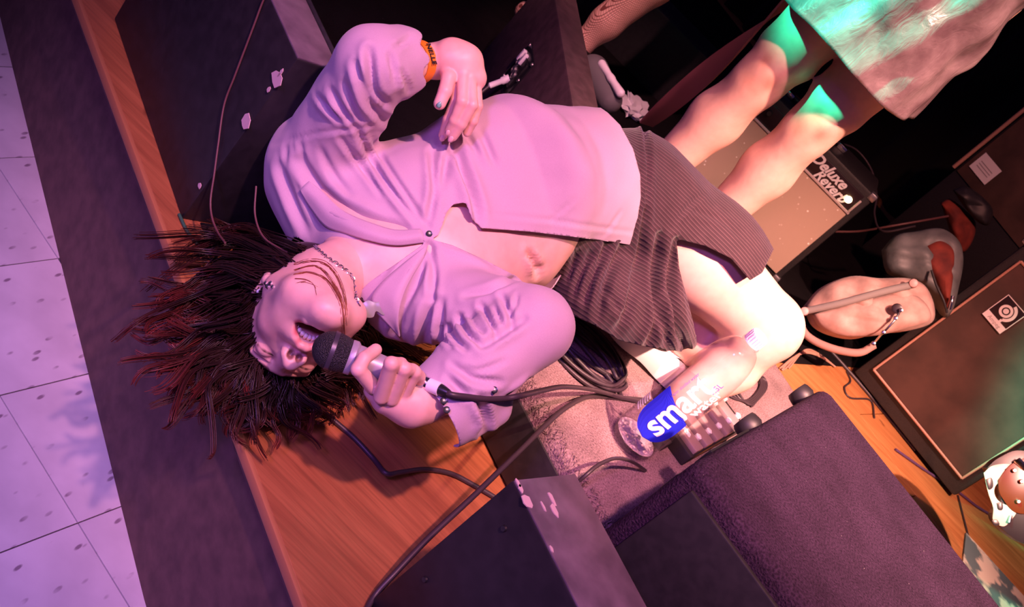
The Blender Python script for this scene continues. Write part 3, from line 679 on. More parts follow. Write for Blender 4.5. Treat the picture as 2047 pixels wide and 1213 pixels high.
# microphone cable, from the connector down onto the cabinet and away behind the bottle
MIC0 = P(664,701,1.43); MIC1 = P(846,764,1.452); mdir = (MIC1-MIC0).normalized()
XL1 = P(893,784,1.436)
cable('taut_cable', 'black cable stretched from the carpeted cabinet to the front of the nearest wedge', [Z(1300,800,cb), Z(1235,795,cb), Z(1180,792,cb+.004), Z(1135,812,cb+.02), Z(1090,850,.165), Z(1040,900,.150), Z(950,988,.115), Z(860,1072,.075), Z(790,1145,.04), Z(748,1192,.012), Z(728,1235,.006), Z(722,1290,.006)], .0048)
cable('floor_cable', 'black cable kinked on the orange boards beneath the hair', [Z(560,770,.006), Z(625,808,.006), Z(700,868,.006), Z(745,915,.010), Z(772,946,.022), Z(800,944,.018), Z(850,938,.008), Z(900,946,.006), Z(945,968,.006), Z(1000,1000,.006), Z(1060,1035,.006)], .0045)
cable('speaker_cable', 'thin black cable looping over the edge of the grey cabinet beside the near wedge', [Z(1290,940,cb), Z(1262,922,cb+.03), Z(1230,916,cb+.05), Z(1195,930,cb+.05), Z(1165,955,cb+.03), Z(1140,975,BZ-.01), Z(1120,1000,.02)], .0035)
# thin cord hanging down the back of the left wedge
bk_n = -wy
def onw(x, y, off=.004): return onplane(x, y, A1-wy*off, wy)
M_redcord = mat('red_brown_cord', (.12,.05,.05), .5)
cable('thin_cable', 'thin red-brown cable hanging over the back of the left wedge monitor', [onw(545,-40), onw(525,4), onw(506,55), onw(470,150), onw(448,210), onw(436,290), onw(428,350), onw(421,400), onw(424,435), onw(436,465,.006), onw(450,485,.02)], .0018, M_redcord)
cable('thin_cable', 'thin reddish cable curling beside the singer\'s hair', [onplane(512,372,B1+wx*.10,wy), onplane(510,430,B1+wx*.10,wy), onplane(528,475,B1+wx*.10,wy), onplane(575,505,B1+wx*.10,wy)], .0016, M_redcord)
cable('green_cable', 'thin green cable on the boards by the stage edge', [Z(358,428,.004), Z(372,458,.004), Z(392,485,.004), Z(415,500,.004)], .003, mat('green_cord', (.03,.10,.06), .5))
# cables behind, near the amplifiers
cable('amp_cable', 'dark cable arching beside the pale grille amplifier', [P(1672,284,3.75), P(1712,300,3.72), P(1742,340,3.7), P(1752,390,3.66), P(1748,430,3.6), P(1765,462,3.5), P(1830,452,3.45)], .004)
cable('amp_lead', 'reddish lead running from the amplifier side to the grey jacket', [P(1670,463,3.62), P(1720,462,3.58), P(1780,452,3.5), P(1850,440,3.5), P(1895,432,3.55)], .004, M_redcord)
cable('cabinet_cable', 'dark cable along the foot of the bass cabinet', [Z(1610,650,.006), Z(1650,690,.006), Z(1700,745,.006), Z(1760,815,.006), Z(1830,900,.006)], .006)
cable('violet_cable', 'thin violet cable crossing the orange boards to the guitar', [Z(1790,898,.005), Z(1850,940,.005), Z(1905,975,.005), Z(1950,1010,.005), Z(1982,1030,.005)], .0045, mat('violet_cord', (.10,.05,.13), .5))
cable('thin_cable', 'thin dark cable looped on the boards behind the big speaker', [Z(1693,742,.004), Z(1700,762,.004), Z(1688,775,.004), Z(1700,795,.004), Z(1740,800,.004), Z(1748,835,.004)], .003)
cable('thin_lead', 'short dark lead between the orange boards and the rug', [Z(1915,990,.004), Z(1925,1030,.004), Z(1938,1080,.004)], .003)
kp = []
for k in range(5): kp += [Z(1452+6*k,792-3*k,BZ+.006), Z(1488+4*k,768-2*k,BZ+.02+.004*k), Z(1512+3*k,745+2*k,BZ+.012), Z(1520+3*k,772+k,BZ+.006), Z(1495+2*k,800+3*k,BZ+.006)]
cable('tangled_cable', 'thin dark cable tangled in loops under the knee beside the bottle cap', kp, .0028, n=5)
kp = []
for k in range(4):
    q_ = [Z(1560+6*k,735,.008), Z(1590+6*k,712-4*k,.010), Z(1620+5*k,706,.010), Z(1655+4*k,722+3*k,.008)]; kp += q_ if k % 2 == 0 else q_[::-1]
cable('pale_cable', 'pale thin cable looping back and forth on the boards beyond the knee', kp, .003, mat('pale_cord', (.45,.25,.18), .5), n=6)
# cymbal-stand style twisted strap hanging behind the standing legs
st0 = P(1304,238,3.05); st1 = P(1580,0,2.75); sv = (st1-st0)
M_strap = mat('maroon_strap', (.13,.035,.05), .6)
bm = bmesh.new(); prev = None
sd = sv.normalized().cross((CAMP-st0).normalized()).normalized(); sf = sd.cross(sv.normalized())
for k in range(41):
    f = k/40*1.25-.05; tw = -.5+1.7*f; c = st0+sv*f; wd = .030
    wv_ = (sd*math.cos(tw*1.7)+sf*math.sin(tw*1.7))*wd; tv = (sf*math.cos(tw*1.7)-sd*math.sin(tw*1.7))*.003
    q = [bm.verts.new(c+wv_+tv), bm.verts.new(c+wv_-tv), bm.verts.new(c-wv_-tv), bm.verts.new(c-wv_+tv)]
    if prev:
        for i in range(4): bm.faces.new((prev[i], prev[(i+1)%4], q[(i+1)%4], q[i]))
    prev = q
bmesh.ops.recalc_face_normals(bm, faces=bm.faces)
tag(put('hanging_strap', bm, M_strap, smooth=40), 'twisted maroon strap hanging beside the standing woman\'s leg', 'strap')
# crumpled tissue on the floor
bm = bmesh.new(); bmesh.ops.create_icosphere(bm, subdivisions=3, radius=1)
tc = Z(1268,214,.02)
for v_ in bm.verts:
    n0 = v_.co.normalized(); k = 1+.22*math.sin(n0.x*9+n0.y*7)+.18*math.sin(n0.z*13-n0.x*6)
    v_.co = tc + Vector((n0.x*.055*k, n0.y*.10*k, n0.z*.024*k))
tag(put('crumpled_tissue', bm, M_white, smooth=25), 'crumpled white tissue on the dark floor beyond the hip', 'tissue')
# dark second stage box far behind
tag(boxo('equipment_case', P(1180,40,4.2)*1.0, (X*.5, Y*.12, ZZ*.25), M_black, bevel=.01), 'black equipment case in the dark behind the stockinged foot', 'case')
bpy.data.objects['equipment_case'].location.z += 0
# ------------------------------------------------------------------ implicit-surface modelling of bodies and cloth
V3 = lambda *a: np.array(a, np.float32)
def un(v): v = np.asarray(v, float); return v/np.linalg.norm(v)
class SDF:
    def __init__(self): self.p = []
    def cap(self, a, b, ra, rb=None, k=.015, sub=False): self.p.append(('cap', np.asarray(a,float), np.asarray(b,float), ra, ra if rb is None else rb, k, sub)); return self
    def chain(self, pts, rads, k=.012):
        for i in range(len(pts)-1): self.cap(pts[i], pts[i+1], rads[i], rads[i+1], k)
        return self
    def ell(self, c, rad, R=None, k=.015, sub=False): self.p.append(('ell', np.asarray(c,float), np.eye(3) if R is None else np.asarray(R,float), np.asarray(rad,float), k, sub)); return self
    def tube(self, st, k=.03):                            # st : list of (centre, front, half width, half depth)
        C = np.array([s[0] for s in st], float); n = len(C); fr = []
        for i in range(n):
            t = un(C[min(i+1,n-1)]-C[max(i-1,0)]); A = np.asarray(st[i][1], float); A = un(A-t*(A@t)); fr.append((np.cross(t,A), A))
        self.p.append(('tube', C, np.array([f[0] for f in fr]), np.array([f[1] for f in fr]), np.array([s[2] for s in st]), np.array([s[3] for s in st]), k)); return self
    def __call__(self, X):
        X = np.asarray(X, np.float32); d = np.full(len(X), 9., np.float32)
        for q in self.p:
            if q[0] == 'cap':
                _, a, b, ra, rb, k, sub = q; ba = (b-a).astype(np.float32); pa = X-a.astype(np.float32)
                h = np.clip(pa@ba/max(float(ba@ba),1e-9), 0, 1); e = np.sqrt(((pa-h[:,None]*ba)**2).sum(1))-(ra+(rb-ra)*h)
            elif q[0] == 'ell':
                _, c, R, rad, k, sub = q; y = (X-c.astype(np.float32))@R.T.astype(np.float32)
                k0 = np.sqrt(((y/rad.astype(np.float32))**2).sum(1)); k1 = np.sqrt(((y/(rad**2).astype(np.float32))**2).sum(1))
                e = k0*(k0-1)/np.maximum(k1,1e-6)
            else:
                _, C, L, A, wl, wa, k = q; sub = False; e = np.full(len(X), 9., np.float32)
                for i in range(len(C)-1):
                    a = C[i].astype(np.float32); ba = (C[i+1]-C[i]).astype(np.float32); pa = X-a; ln = float(np.sqrt(ba@ba))
                    h = np.clip(pa@ba/(ln*ln), 0, 1); r = pa-h[:,None]*ba; t = ba/ln
                    l = L[i]*(1-h)[:,None]+L[i+1]*h[:,None]; f = A[i]*(1-h)[:,None]+A[i+1]*h[:,None]
                    w1 = wl[i]*(1-h)+wl[i+1]*h; w2 = wa[i]*(1-h)+wa[i+1]*h; w3 = np.minimum(w1,w2)
                    x = (r*l).sum(1); y = (r*f).sum(1); z = r@t
                    k0 = np.sqrt((x/w1)**2+(y/w2)**2+(z/w3)**2); k1 = np.sqrt((x/w1**2)**2+(y/w2**2)**2+(z/w3**2)**2)
                    ei = np.where(k1 > 1e-6, k0*(k0-1)/np.maximum(k1,1e-6), -w3); e = np.minimum(e, ei.astype(np.float32))
            if sub:
                h = np.clip(.5-.5*(d+e)/k, 0, 1); d = d*(1-h)-e*h+k*h*(1-h)
            else:
                h = np.clip(.5+.5*(e-d)/k, 0, 1); d = e*(1-h)+d*h-k*h*(1-h); d = d.astype(np.float32)
        return d
def mesh_sdf(f, lo, hi, h, iso=0.0):
    """surface nets on a grid of spacing h, refined only near the surface"""
    lo = np.asarray(lo, float); hi = np.asarray(hi, float); B = 6
    n = np.maximum(np.ceil((hi-lo)/(h*B)).astype(int), 1)
    cx = [lo[i]+(np.arange(n[i])+.5)*h*B for i in range(3)]
    G = np.stack(np.meshgrid(*cx, indexing='ij'), -1).reshape(-1,3)
    dc = (f(G)-iso).reshape(n); act = np.abs(dc) < h*B*1.25
    N = n*B; D = np.repeat(np.repeat(np.repeat(dc,B,0),B,1),B,2).astype(np.float32)
    m = np.repeat(np.repeat(np.repeat(act,B,0),B,1),B,2); idx = np.argwhere(m)
    pos = lo+(idx+.5)*h
    vals = np.empty(len(pos), np.float32)
    for s in range(0, len(pos), 400000): vals[s:s+400000] = f(pos[s:s+400000])-iso
    D[m] = vals
    S_ = D < 0
    c = np.zeros(tuple(N-1), np.int8)
    for dx in (0,1):
        for dy in (0,1):
            for dz in (0,1): c += S_[dx:N[0]-1+dx, dy:N[1]-1+dy, dz:N[2]-1+dz]
    mixed = (c > 0) & (c < 8); ci = np.argwhere(mixed)
    vid = np.full(mixed.shape, -1, np.int64); vid[mixed] = np.arange(len(ci))
    acc = np.zeros((len(ci),3)); cnt = np.zeros(len(ci))
    cor = [(0,0,0),(1,0,0),(0,1,0),(1,1,0),(0,0,1),(1,0,1),(0,1,1),(1,1,1)]
    dv = [D[ci[:,0]+a, ci[:,1]+b, ci[:,2]+cc] for a,b,cc in cor]
    for i, j in ((0,1),(2,3),(4,5),(6,7),(0,2),(1,3),(4,6),(5,7),(0,4),(1,5),(2,6),(3,7)):
        x = (dv[i] < 0) != (dv[j] < 0); t = np.where(x, dv[i]/np.where(x, dv[i]-dv[j], 1), 0)
        p = np.array(cor[i])+t[:,None]*(np.array(cor[j])-np.array(cor[i])); acc[x] += p[x]; cnt[x] += 1
    V = lo+(ci+acc/cnt[:,None]+.5)*h
    quads = []
    for ax in range(3):
        o1, o2 = [(1,2),(2,0),(0,1)][ax]
        sl = [slice(1,None)]*3
        a = S_; sh = [slice(None)]*3; sh[ax] = slice(1,None); s0 = [slice(None)]*3; s0[ax] = slice(0,-1)
        E = np.argwhere(a[tuple(s0)] != a[tuple(sh)])
        ok = (E[:,o1] > 0) & (E[:,o2] > 0) & (E[:,o1] < N[o1]-1) & (E[:,o2] < N[o2]-1); E = E[ok]
        inside = a[E[:,0],E[:,1],E[:,2]]
        def at(d1, d2):
            q = E.copy(); q[:,o1] -= d1; q[:,o2] -= d2; return vid[q[:,0],q[:,1],q[:,2]]
        Q = np.stack([at(1,1), at(0,1), at(0,0), at(1,0)], 1); Q[~inside] = Q[~inside][:, ::-1]
        quads.append(Q[(Q >= 0).all(1)])
    return V, np.concatenate(quads)
def normals(V, Q):
    n = np.cross(V[Q[:,2]]-V[Q[:,0]], V[Q[:,3 if Q.shape[1] == 4 else 1]]-V[Q[:,1 if Q.shape[1] == 4 else 0]])
    if Q.shape[1] == 3: n = np.cross(V[Q[:,1]]-V[Q[:,0]], V[Q[:,2]]-V[Q[:,0]])
    out = np.zeros_like(V)
    for k in range(Q.shape[1]): np.add.at(out, Q[:,k], n)
    return out/np.maximum(np.linalg.norm(out, axis=1, keepdims=True), 1e-12)
def relax(V, Q, it=2, lam=.5):
    E = np.concatenate([Q[:,[k,(k+1)%Q.shape[1]]] for k in range(Q.shape[1])])
    for _ in range(it):
        a = np.zeros_like(V); c = np.zeros(len(V))
        np.add.at(a, E[:,0], V[E[:,1]]); np.add.at(a, E[:,1], V[E[:,0]]); np.add.at(c, E[:,0], 1); np.add.at(c, E[:,1], 1)
        V = V+(a/np.maximum(c,1)[:,None]-V)*lam
    return V
def clip_mesh(V, Q, g):
    """keep the part where g > 0; edges are cut exactly at g = 0"""
    T = np.concatenate([Q[:,[0,1,2]], Q[:,[0,2,3]]]) if Q.shape[1] == 4 else Q
    s = g[T] > 0; cnt = s.sum(1); keep = T[cnt == 3]; new = []; NV_ = []; cache = {}; base = len(V)
    def cut(i, j):
        key = (i,j) if i < j else (j,i)
        if key not in cache:
            a, b = key; t = g[a]/(g[a]-g[b]); NV_.append(V[a]+(V[b]-V[a])*t); cache[key] = base+len(NV_)-1
        return cache[key]
    for tri, ss in zip(T[(cnt == 1) | (cnt == 2)], s[(cnt == 1) | (cnt == 2)]):
        tri = list(map(int, tri)); k = int(np.argmax(ss)) if ss.sum() == 1 else int(np.argmin(ss))
        a, b, c = tri[k], tri[(k+1)%3], tri[(k+2)%3]; ab = cut(a,b); ac = cut(a,c)
        if ss.sum() == 1: new.append((a,ab,ac))
        else: new += [(ab,b,c),(ab,c,ac)]
    VV = np.concatenate([V, np.array(NV_).reshape(-1,3)]); TT = np.concatenate([keep, np.array(new, int).reshape(-1,3)])
    used = np.unique(TT); mp = np.full(len(VV), -1); mp[used] = np.arange(len(used)); return VV[used], mp[TT]
def biggest(V, T, keep_min=400):
    """drop loose crumbs left by clipping"""
    par = np.arange(len(V))
    for _ in range(60):
        m = par[T].min(1); old = par.copy()
        for k in range(3): np.minimum.at(par, T[:,k], m)
        par = par[par]
        if (old == par).all(): break
    ids, c = np.unique(par, return_counts=True); good = np.isin(par, ids[c >= keep_min]); TT = T[good[T[:,0]]]
    used = np.unique(TT); mp = np.full(len(V), -1); mp[used] = np.arange(len(used)); return V[used], mp[TT]
def to_mesh(name, V, F_):
    me = bpy.data.meshes.new(name); n = len(F_); k = F_.shape[1]
    me.vertices.add(len(V)); me.vertices.foreach_set('co', np.asarray(V, np.float32).ravel())
    me.loops.add(n*k); me.loops.foreach_set('vertex_index', F_.astype(np.int32).ravel())
    me.polygons.add(n); me.polygons.foreach_set('loop_start', (np.arange(n)*k).astype(np.int32))
    me.polygons.foreach_set('use_smooth', np.ones(n, bool)); me.update(calc_edges=True); me.validate(); return me
def vcol(me, col, name='Col'):
    a = me.color_attributes.new(name, 'FLOAT_COLOR', 'POINT'); c = np.ones((len(me.vertices),4), np.float32); c[:,:3] = col; a.data.foreach_set('color', c.ravel())
def vval(me, val, name):
    a = me.attributes.new(name, 'FLOAT', 'POINT'); a.data.foreach_set('value', np.asarray(val, np.float32))
def poly_sd(P2, poly):
    """signed distance to a polygon, positive inside"""
    poly = np.asarray(poly, float); d = np.full(len(P2), 1e9); ins = np.zeros(len(P2), bool)
    for i in range(len(poly)):
        a, b = poly[i], poly[(i+1) % len(poly)]; ba = b-a; pa = P2-a; h = np.clip(pa@ba/(ba@ba), 0, 1)
        d = np.minimum(d, np.linalg.norm(pa-h[:,None]*ba, axis=1))
        c = ((a[1] > P2[:,1]) != (b[1] > P2[:,1])); x = a[0]+(P2[:,1]-a[1])*(b[0]-a[0])/np.where(b[1] == a[1], 1e-9, b[1]-a[1]); ins ^= c & (P2[:,0] < x)
    return np.where(ins, d, -d)
def polyline_d(P2, pts):
    pts = np.asarray(pts, float); d = np.full(len(P2), 1e9); s = np.zeros(len(P2)); tot = 0; L = np.linalg.norm(np.diff(pts, axis=0), axis=1); T = L.sum(); side = np.zeros(len(P2))
    for i in range(len(pts)-1):
        a, b = pts[i], pts[i+1]; ba = b-a; pa = P2-a; h = np.clip(pa@ba/(ba@ba), 0, 1); e = np.linalg.norm(pa-h[:,None]*ba, axis=1); m = e < d
        d = np.where(m, e, d); s = np.where(m, (tot+h*L[i])/T, s); side = np.where(m, np.sign(ba[0]*pa[:,1]-ba[1]*pa[:,0]), side); tot += L[i]
    return d, s, side
def smooth_poly(pts, n=5, closed=True):
    p = [Vector((x,y,0)) for x,y in pts]
    if closed: p = p[-2:]+p+p[:2]; q = spline(p, n); q = q[2*n:-2*n-1]
    else: q = spline(p, n)
    return np.array([(v.x, v.y) for v in q])
def facing(V, Nn):
    d = np.array(CAMP)-V; return (Nn*(d/np.linalg.norm(d, axis=1, keepdims=True))).sum(1)
def folds(V, Nn, strokes, front_min=-.1):
    """press creases and raise ridges along surveyed lines of the cloth"""
    p2 = projA(V); fc = np.clip((facing(V,Nn)-front_min)/.25, 0, 1); out = np.zeros(len(V))
    for pts, w_, amp in strokes:
        pl = smooth_poly(pts, 5, False) if len(pts) > 2 else np.array(pts, float)
        bb = (p2[:,0] > pl[:,0].min()-5*w_) & (p2[:,0] < pl[:,0].max()+5*w_) & (p2[:,1] > pl[:,1].min()-5*w_) & (p2[:,1] < pl[:,1].max()+5*w_)
        if not bb.any(): continue
        d, s, side = polyline_d(p2[bb], pl); env = np.sin(np.pi*np.clip(s*.9+.05, 0, 1))**.6*np.clip(1.6-d/(3.2*w_), 0, 1)
        x = d*side/w_
        out[bb] += amp*env*(-np.exp(-x**2)+.75*np.exp(-(x-1.9)**2/1.4)+.35*np.exp(-(x+1.9)**2/1.4))
    return V+Nn*(out*fc)[:,None]
# ================================================================== THE SINGER
def A3(v): return np.array(v, float)
HO = A3((-.218,1.297,.161)); HR = np.array([[.874,.48,.077],[.482,-.835,-.265],[-.063,.269,-.961]]); HR = np.array([un(r) for r in HR])
def hd_(r, f, u): return HO + r*HR[0] + f*HR[1] + u*HR[2]
NB = A3((-.2,1.42,.245))                                   # base of the neck
SHL = A3((-.395,1.497,.24)); SHR = A3((-.115,1.41,.255))
ELL = A3(P(745,128,1.57)); WRL = A3(P(876,122,1.68))
ELR = A3(P(1064,652,1.555)); WRR = A3(P(852,806,1.48))
HIPL = A3((.014,1.911,.45)); KNL = A3((.395,2.045,.405)); ANL = A3((.385,1.95,.20))
HIPR = A3((.02,2.01,.335)); KNR = A3((.415,2.10,.25)); ANR = A3((.16,2.20,.20))
TORSO = [((-.232,1.455,.245),(-.18,-.40,.90),.155,.078),((-.165,1.56,.31),(-.05,-.5,.86),.155,.105),((-.118,1.64,.37),(.25,-.68,.55),.140,.100),
         ((-.085,1.71,.405),(.50,-.75,-.10),.128,.102),((-.01,1.88,.395),(.62,-.6,-.40),.150,.120),((.04,1.97,.37),(.62,-.5,-.45),.145,.12)]
def torso(f, grow=0.0, k=.03): return f.tube([(c, a, wl_+grow, wa_+grow) for c,a,wl_,wa_ in TORSO], k)
# ---- body (everything but head and hands)
body = SDF(); torso(body)
body.ell(A3((-.215,1.50,.335)), (.075,.070,.055), k=.05); body.ell(A3((-.115,1.485,.315)), (.075,.070,.055), k=.05)   # chest
body.cap(NB+A3((-.01,.03,-.01)), HO-HR[2]*.045-HR[1]*.03, .049, .045, .03)
body.cap(NB, SHL, .05, .055, .04).cap(NB, SHR, .05, .055, .04).cap(NB+A3((.015,.02,.0)), A3((-.12,1.46,.30)), .052,.05,.04).cap(NB+A3((.0,.0,.02)), A3((-.175,1.445,.305)), .048,.052,.03)
body.chain([SHL, ELL], [.050,.038], .02).chain([ELL, WRL], [.038,.027], .01)
body.chain([SHR, ELR], [.050,.038], .02).chain([ELR, WRR], [.040,.027], .01)
midT = (HIPL+KNL)/2
body.chain([HIPL, midT, KNL], [.098,.090,.070], .03).cap(KNL+A3((.012,.0,.0)), KNL+A3((-.0,-.02,-.03)), .064,.060,.03).chain([KNL, (KNL+ANL)/2+A3((.02,.02,0)), ANL], [.062,.056,.038], .02)
body.chain([HIPR, KNR], [.080,.064], .03).chain([KNR, (KNR+ANR)/2, ANR], [.060,.055,.036], .02)
nav = A3(P(1073,527,1.775)); fN = body(nav[None])[0]
tor_ax = un(A3(TORSO[3][0])-A3(TORSO[2][0]))
# ---- head
head = SDF(); hR = HR
def he(r,f,u,rad,k=.012,sub=False,R=None): head.ell(hd_(r,f,u), rad, (R if R is not None else np.eye(3))@HR, k, sub)
def hc_(a,b,ra,rb=None,k=.01,sub=False): head.cap(hd_(*a), hd_(*b), ra, rb, k, sub)
he(0,-.012,.040,(.073,.096,.088),.02); he(0,.018,-.010,(.064,.074,.085),.03)
for s in (-1,1):
    hc_((s*.056,.012,-.045),(s*.040,.045,-.100),.020,.019,.03); hc_((s*.040,.045,-.100),(s*.012,.075,-.130),.019,.016,.03)
    he(s*.043,.055,-.022,(.020,.022,.020),.022); he(s*.036,.060,-.060,(.022,.022,.030),.025)
    hc_((s*.010,.086,.041),(s*.042,.074,.043),.009,.007,.014)
hc_((-.006,.079,-.136),(.006,.079,-.136),.015,.015,.018)
hc_((0,.050,-.100),(0,-.005,-.070),.034,.040,.03)                                  # floor of the mouth / throat
head.cap(hd_(0,-.03,-.045), NB+A3((-.01,.03,-.01)), .050, .054, .03)
he(0,.080,-.058,(.030,.020,.020),.018); he(0,.072,-.112,(.026,.018,.014),.016)
for s in (-1,1):
    he(s*.031,.096,.023,(.017,.016,.011),.016,True)
    he(s*.031,.0735,.021,(.0170,.0160,.0150),.007)                                   # lidded eyes
    hc_((s*.020,.087,.030),(s*.044,.080,.031),.0032,.0024,.005)
hc_((0,.086,.032),(0,.103,-.012),.0080,.0100,.016); he(0,.107,-.020,(.0125,.0120,.0110),.010)
for s in (-1,1): he(s*.0125,.097,-.0235,(.0080,.0105,.0085),.007)
for s in (-1,1): he(s*.0068,.1025,-.0315,(.0050,.0072,.0066),.0025,True)
he(0,.096,-.083,(.026,.036,.0250),.006,True); he(0,.070,-.083,(.026,.040,.026),.006,True)
lipU = [(-.027,.078,-.074),(-.016,.092,-.061),(-.005,.0985,-.0565),(0,.098,-.058),(.005,.0985,-.0565),(.016,.092,-.061),(.027,.078,-.074)]
lipD = [(-.0285,.076,-.079),(-.018,.085,-.104),(0,.0895,-.1125),(.018,.085,-.104),(.0285,.076,-.079)]
for L_, r0 in ((lipU,.0048),(lipD,.0060)):
    for a, b in zip(L_, L_[1:]): hc_(a, b, r0 if abs(a[0]) < .02 else .0032, r0 if abs(b[0]) < .02 else .0032, .004)
he(0,.055,-.100,(.017,.026,.008),.004)                                              # tongue
for s in (-1,1):                                                                    # ears
    Re = np.array([[.94,-.34*s,0],[.34*s,.94,0],[0,0,1.]])
    he(s*.073,-.012,-.002,(.0085,.020,.031),.006,False,Re); he(s*.0815,-.008,-.002,(.0065,.012,.020),.004,True,Re)
    he(s*.074,-.002,-.030,(.007,.008,.009),.004); he(s*.0735,.004,-.003,(.005,.0045,.008),.003)
# ---- hands
hands = SDF()
def finger(pts, r0, r1, k=.004):
    q = [A3(p) for p in pts]; n = len(q); hands.chain(q, [r0+(r1-r0)*i/(n-1) for i in range(n)], k)
LH = dict(
  thumb=[P(892,128,1.655),P(897,155,1.630),P(890,182,1.622),P(879,207,1.622)],
  index=[P(916,150,1.645),P(912,200,1.640),P(896,238,1.655),P(886,270,1.672)],
  middle=[P(926,152,1.635),P(924,203,1.622),P(909,240,1.635),P(899,259,1.648)],
  ring=[P(940,155,1.640),P(944,210,1.625),P(923,248,1.636),P(905,273,1.650)],
  little=[P(951,160,1.655),P(955,212,1.642),P(946,242,1.648),P(934,265,1.660)])
hands.cap(WRL, A3(P(905,118,1.655)), .027, .029, .012)
hands.chain([A3(P(905,112,1.66)), A3(P(930,125,1.655)), A3(P(944,155,1.655))], [.026,.026,.020], .015)
hands.chain([A3(P(898,122,1.65)), A3(P(920,150,1.65))], [.026,.020], .015); hands.cap(A3(P(920,150,1.648)), A3(P(950,158,1.655)), .0165,.0155,.012)
for nme, r0, r1 in (('thumb',.0135,.0098),('index',.0100,.0076),('middle',.0104,.0080),('ring',.0100,.0078),('little',.0092,.0070)): finger(LH[nme], r0*.95, r1, .0028)
RHp = dict(
  index=[P(745,772,1.420),P(716,738,1.392),P(728,716,1.400),P(751,699,1.425)],
  middle=[P(762,793,1.415),P(782,727,1.375),P(801,728,1.400),P(806,748,1.440)],
  ring=[P(783,797,1.425),P(808,737,1.392),P(824,740,1.412),P(828,757,1.445)],
  little=[P(802,800,1.440),P(829,744,1.412),P(838,752,1.430),P(840,768,1.455)],
  thumb=[P(790,800,1.475),P(765,780,1.490),P(752,752,1.498),P(775,735,1.490)])
hands.chain([WRR, A3(P(822,808,1.465)), A3(P(775,795,1.450))], [.026,.030,.024], .015); hands.chain([A3(P(830,800,1.465)), A3(P(800,795,1.450))], [.028,.022], .014)
hands.chain([A3(P(749,780,1.440)), A3(P(803,805,1.455))], [.0150,.0140], .008)
for nme, r0, r1 in (('index',.0108,.0086),('middle',.0106,.0086),('ring',.0104,.0084),('little',.0096,.0076),('thumb',.0130,.0100)): finger(RHp[nme], r0, r1, .0022)
hands.cap(WRL, ELL, .027,.036,.01).cap(WRR, ELR, .027,.038,.01)

parts = []
def box_of(pts, pad): q = np.array(pts); return q.min(0)-pad, q.max(0)+pad
allj = [SHL,SHR,ELL,WRL,ELR,WRR,HIPL,KNL,HIPR,KNR,ANL,ANR]+[A3(s[0]) for s in TORSO]
lo, hi = box_of(allj, .15)
Vb, Qb = mesh_sdf(body, lo, hi, .0048)
# navel and the soft fold beside it
dn = np.linalg.norm(Vb-nav, axis=1); Nb = normals(Vb, Qb)
Vb = Vb-Nb*(.018*np.exp(-(dn/.011)**2))[:,None]
Vb = folds(Vb, Nb, [([(1058,505),(1067,522),(1072,548)], 7, .013)])
nk = HO-HR[2]*.085-HR[1]*.02; ax_n = un(HO-NB)
gB = np.minimum((NB-Vb)@ax_n+.045+0*Vb[:,0], 9)
gw = np.minimum(np.where(np.linalg.norm(Vb-WRL,axis=1) < .09, (ELL+.72*(WRL-ELL)-Vb)@un(WRL-ELL), 9), np.where(np.linalg.norm(Vb-WRR,axis=1) < .09, (ELR+.72*(WRR-ELR)-Vb)@un(WRR-ELR), 9))
na_ = (Vb-NB)-((Vb-NB)@ax_n)[:,None]*ax_n; near_head = np.linalg.norm(na_, axis=1) < .066
Vb1, Tb1 = clip_mesh(Vb, Qb, np.minimum(9+0*gB, gw)+1e-7)
Vh, Qh = mesh_sdf(head, HO-.165, HO+.175, .0021)
Vh1, Th1 = clip_mesh(Vh, Qh, (Vh-NB)@ax_n+.012+1e-7)
lo, hi = box_of([A3(p) for L_ in LH.values() for p in L_]+[WRL], .04); Vl, Ql = mesh_sdf(hands, lo, hi, .0019)
def off_axis(V, a, b): q = V-a; u = un(b-a); return np.linalg.norm(q-(q@u)[:,None]*u, axis=1)
Vl1, Tl1 = clip_mesh(Vl, Ql, np.where(off_axis(Vl, ELL, WRL) < .045, (Vl-(ELL+.70*(WRL-ELL)))@un(WRL-ELL), np.where(np.linalg.norm(Vl-WRL,axis=1)<.12,.01,.01))+1e-7)
lo, hi = box_of([A3(p) for L_ in RHp.values() for p in L_]+[WRR], .04); Vr, Qr = mesh_sdf(hands, lo, hi, .0019)
Vr1, Tr1 = clip_mesh(Vr, Qr, (Vr-(ELR+.70*(WRR-ELR)))@un(WRR-ELR)+1e-7)
Vh1, Th1 = biggest(Vh1, Th1); Vb1, Tb1 = biggest(Vb1, Tb1); Vl1, Tl1 = biggest(Vl1, Tl1); Vr1, Tr1 = biggest(Vr1, Tr1)
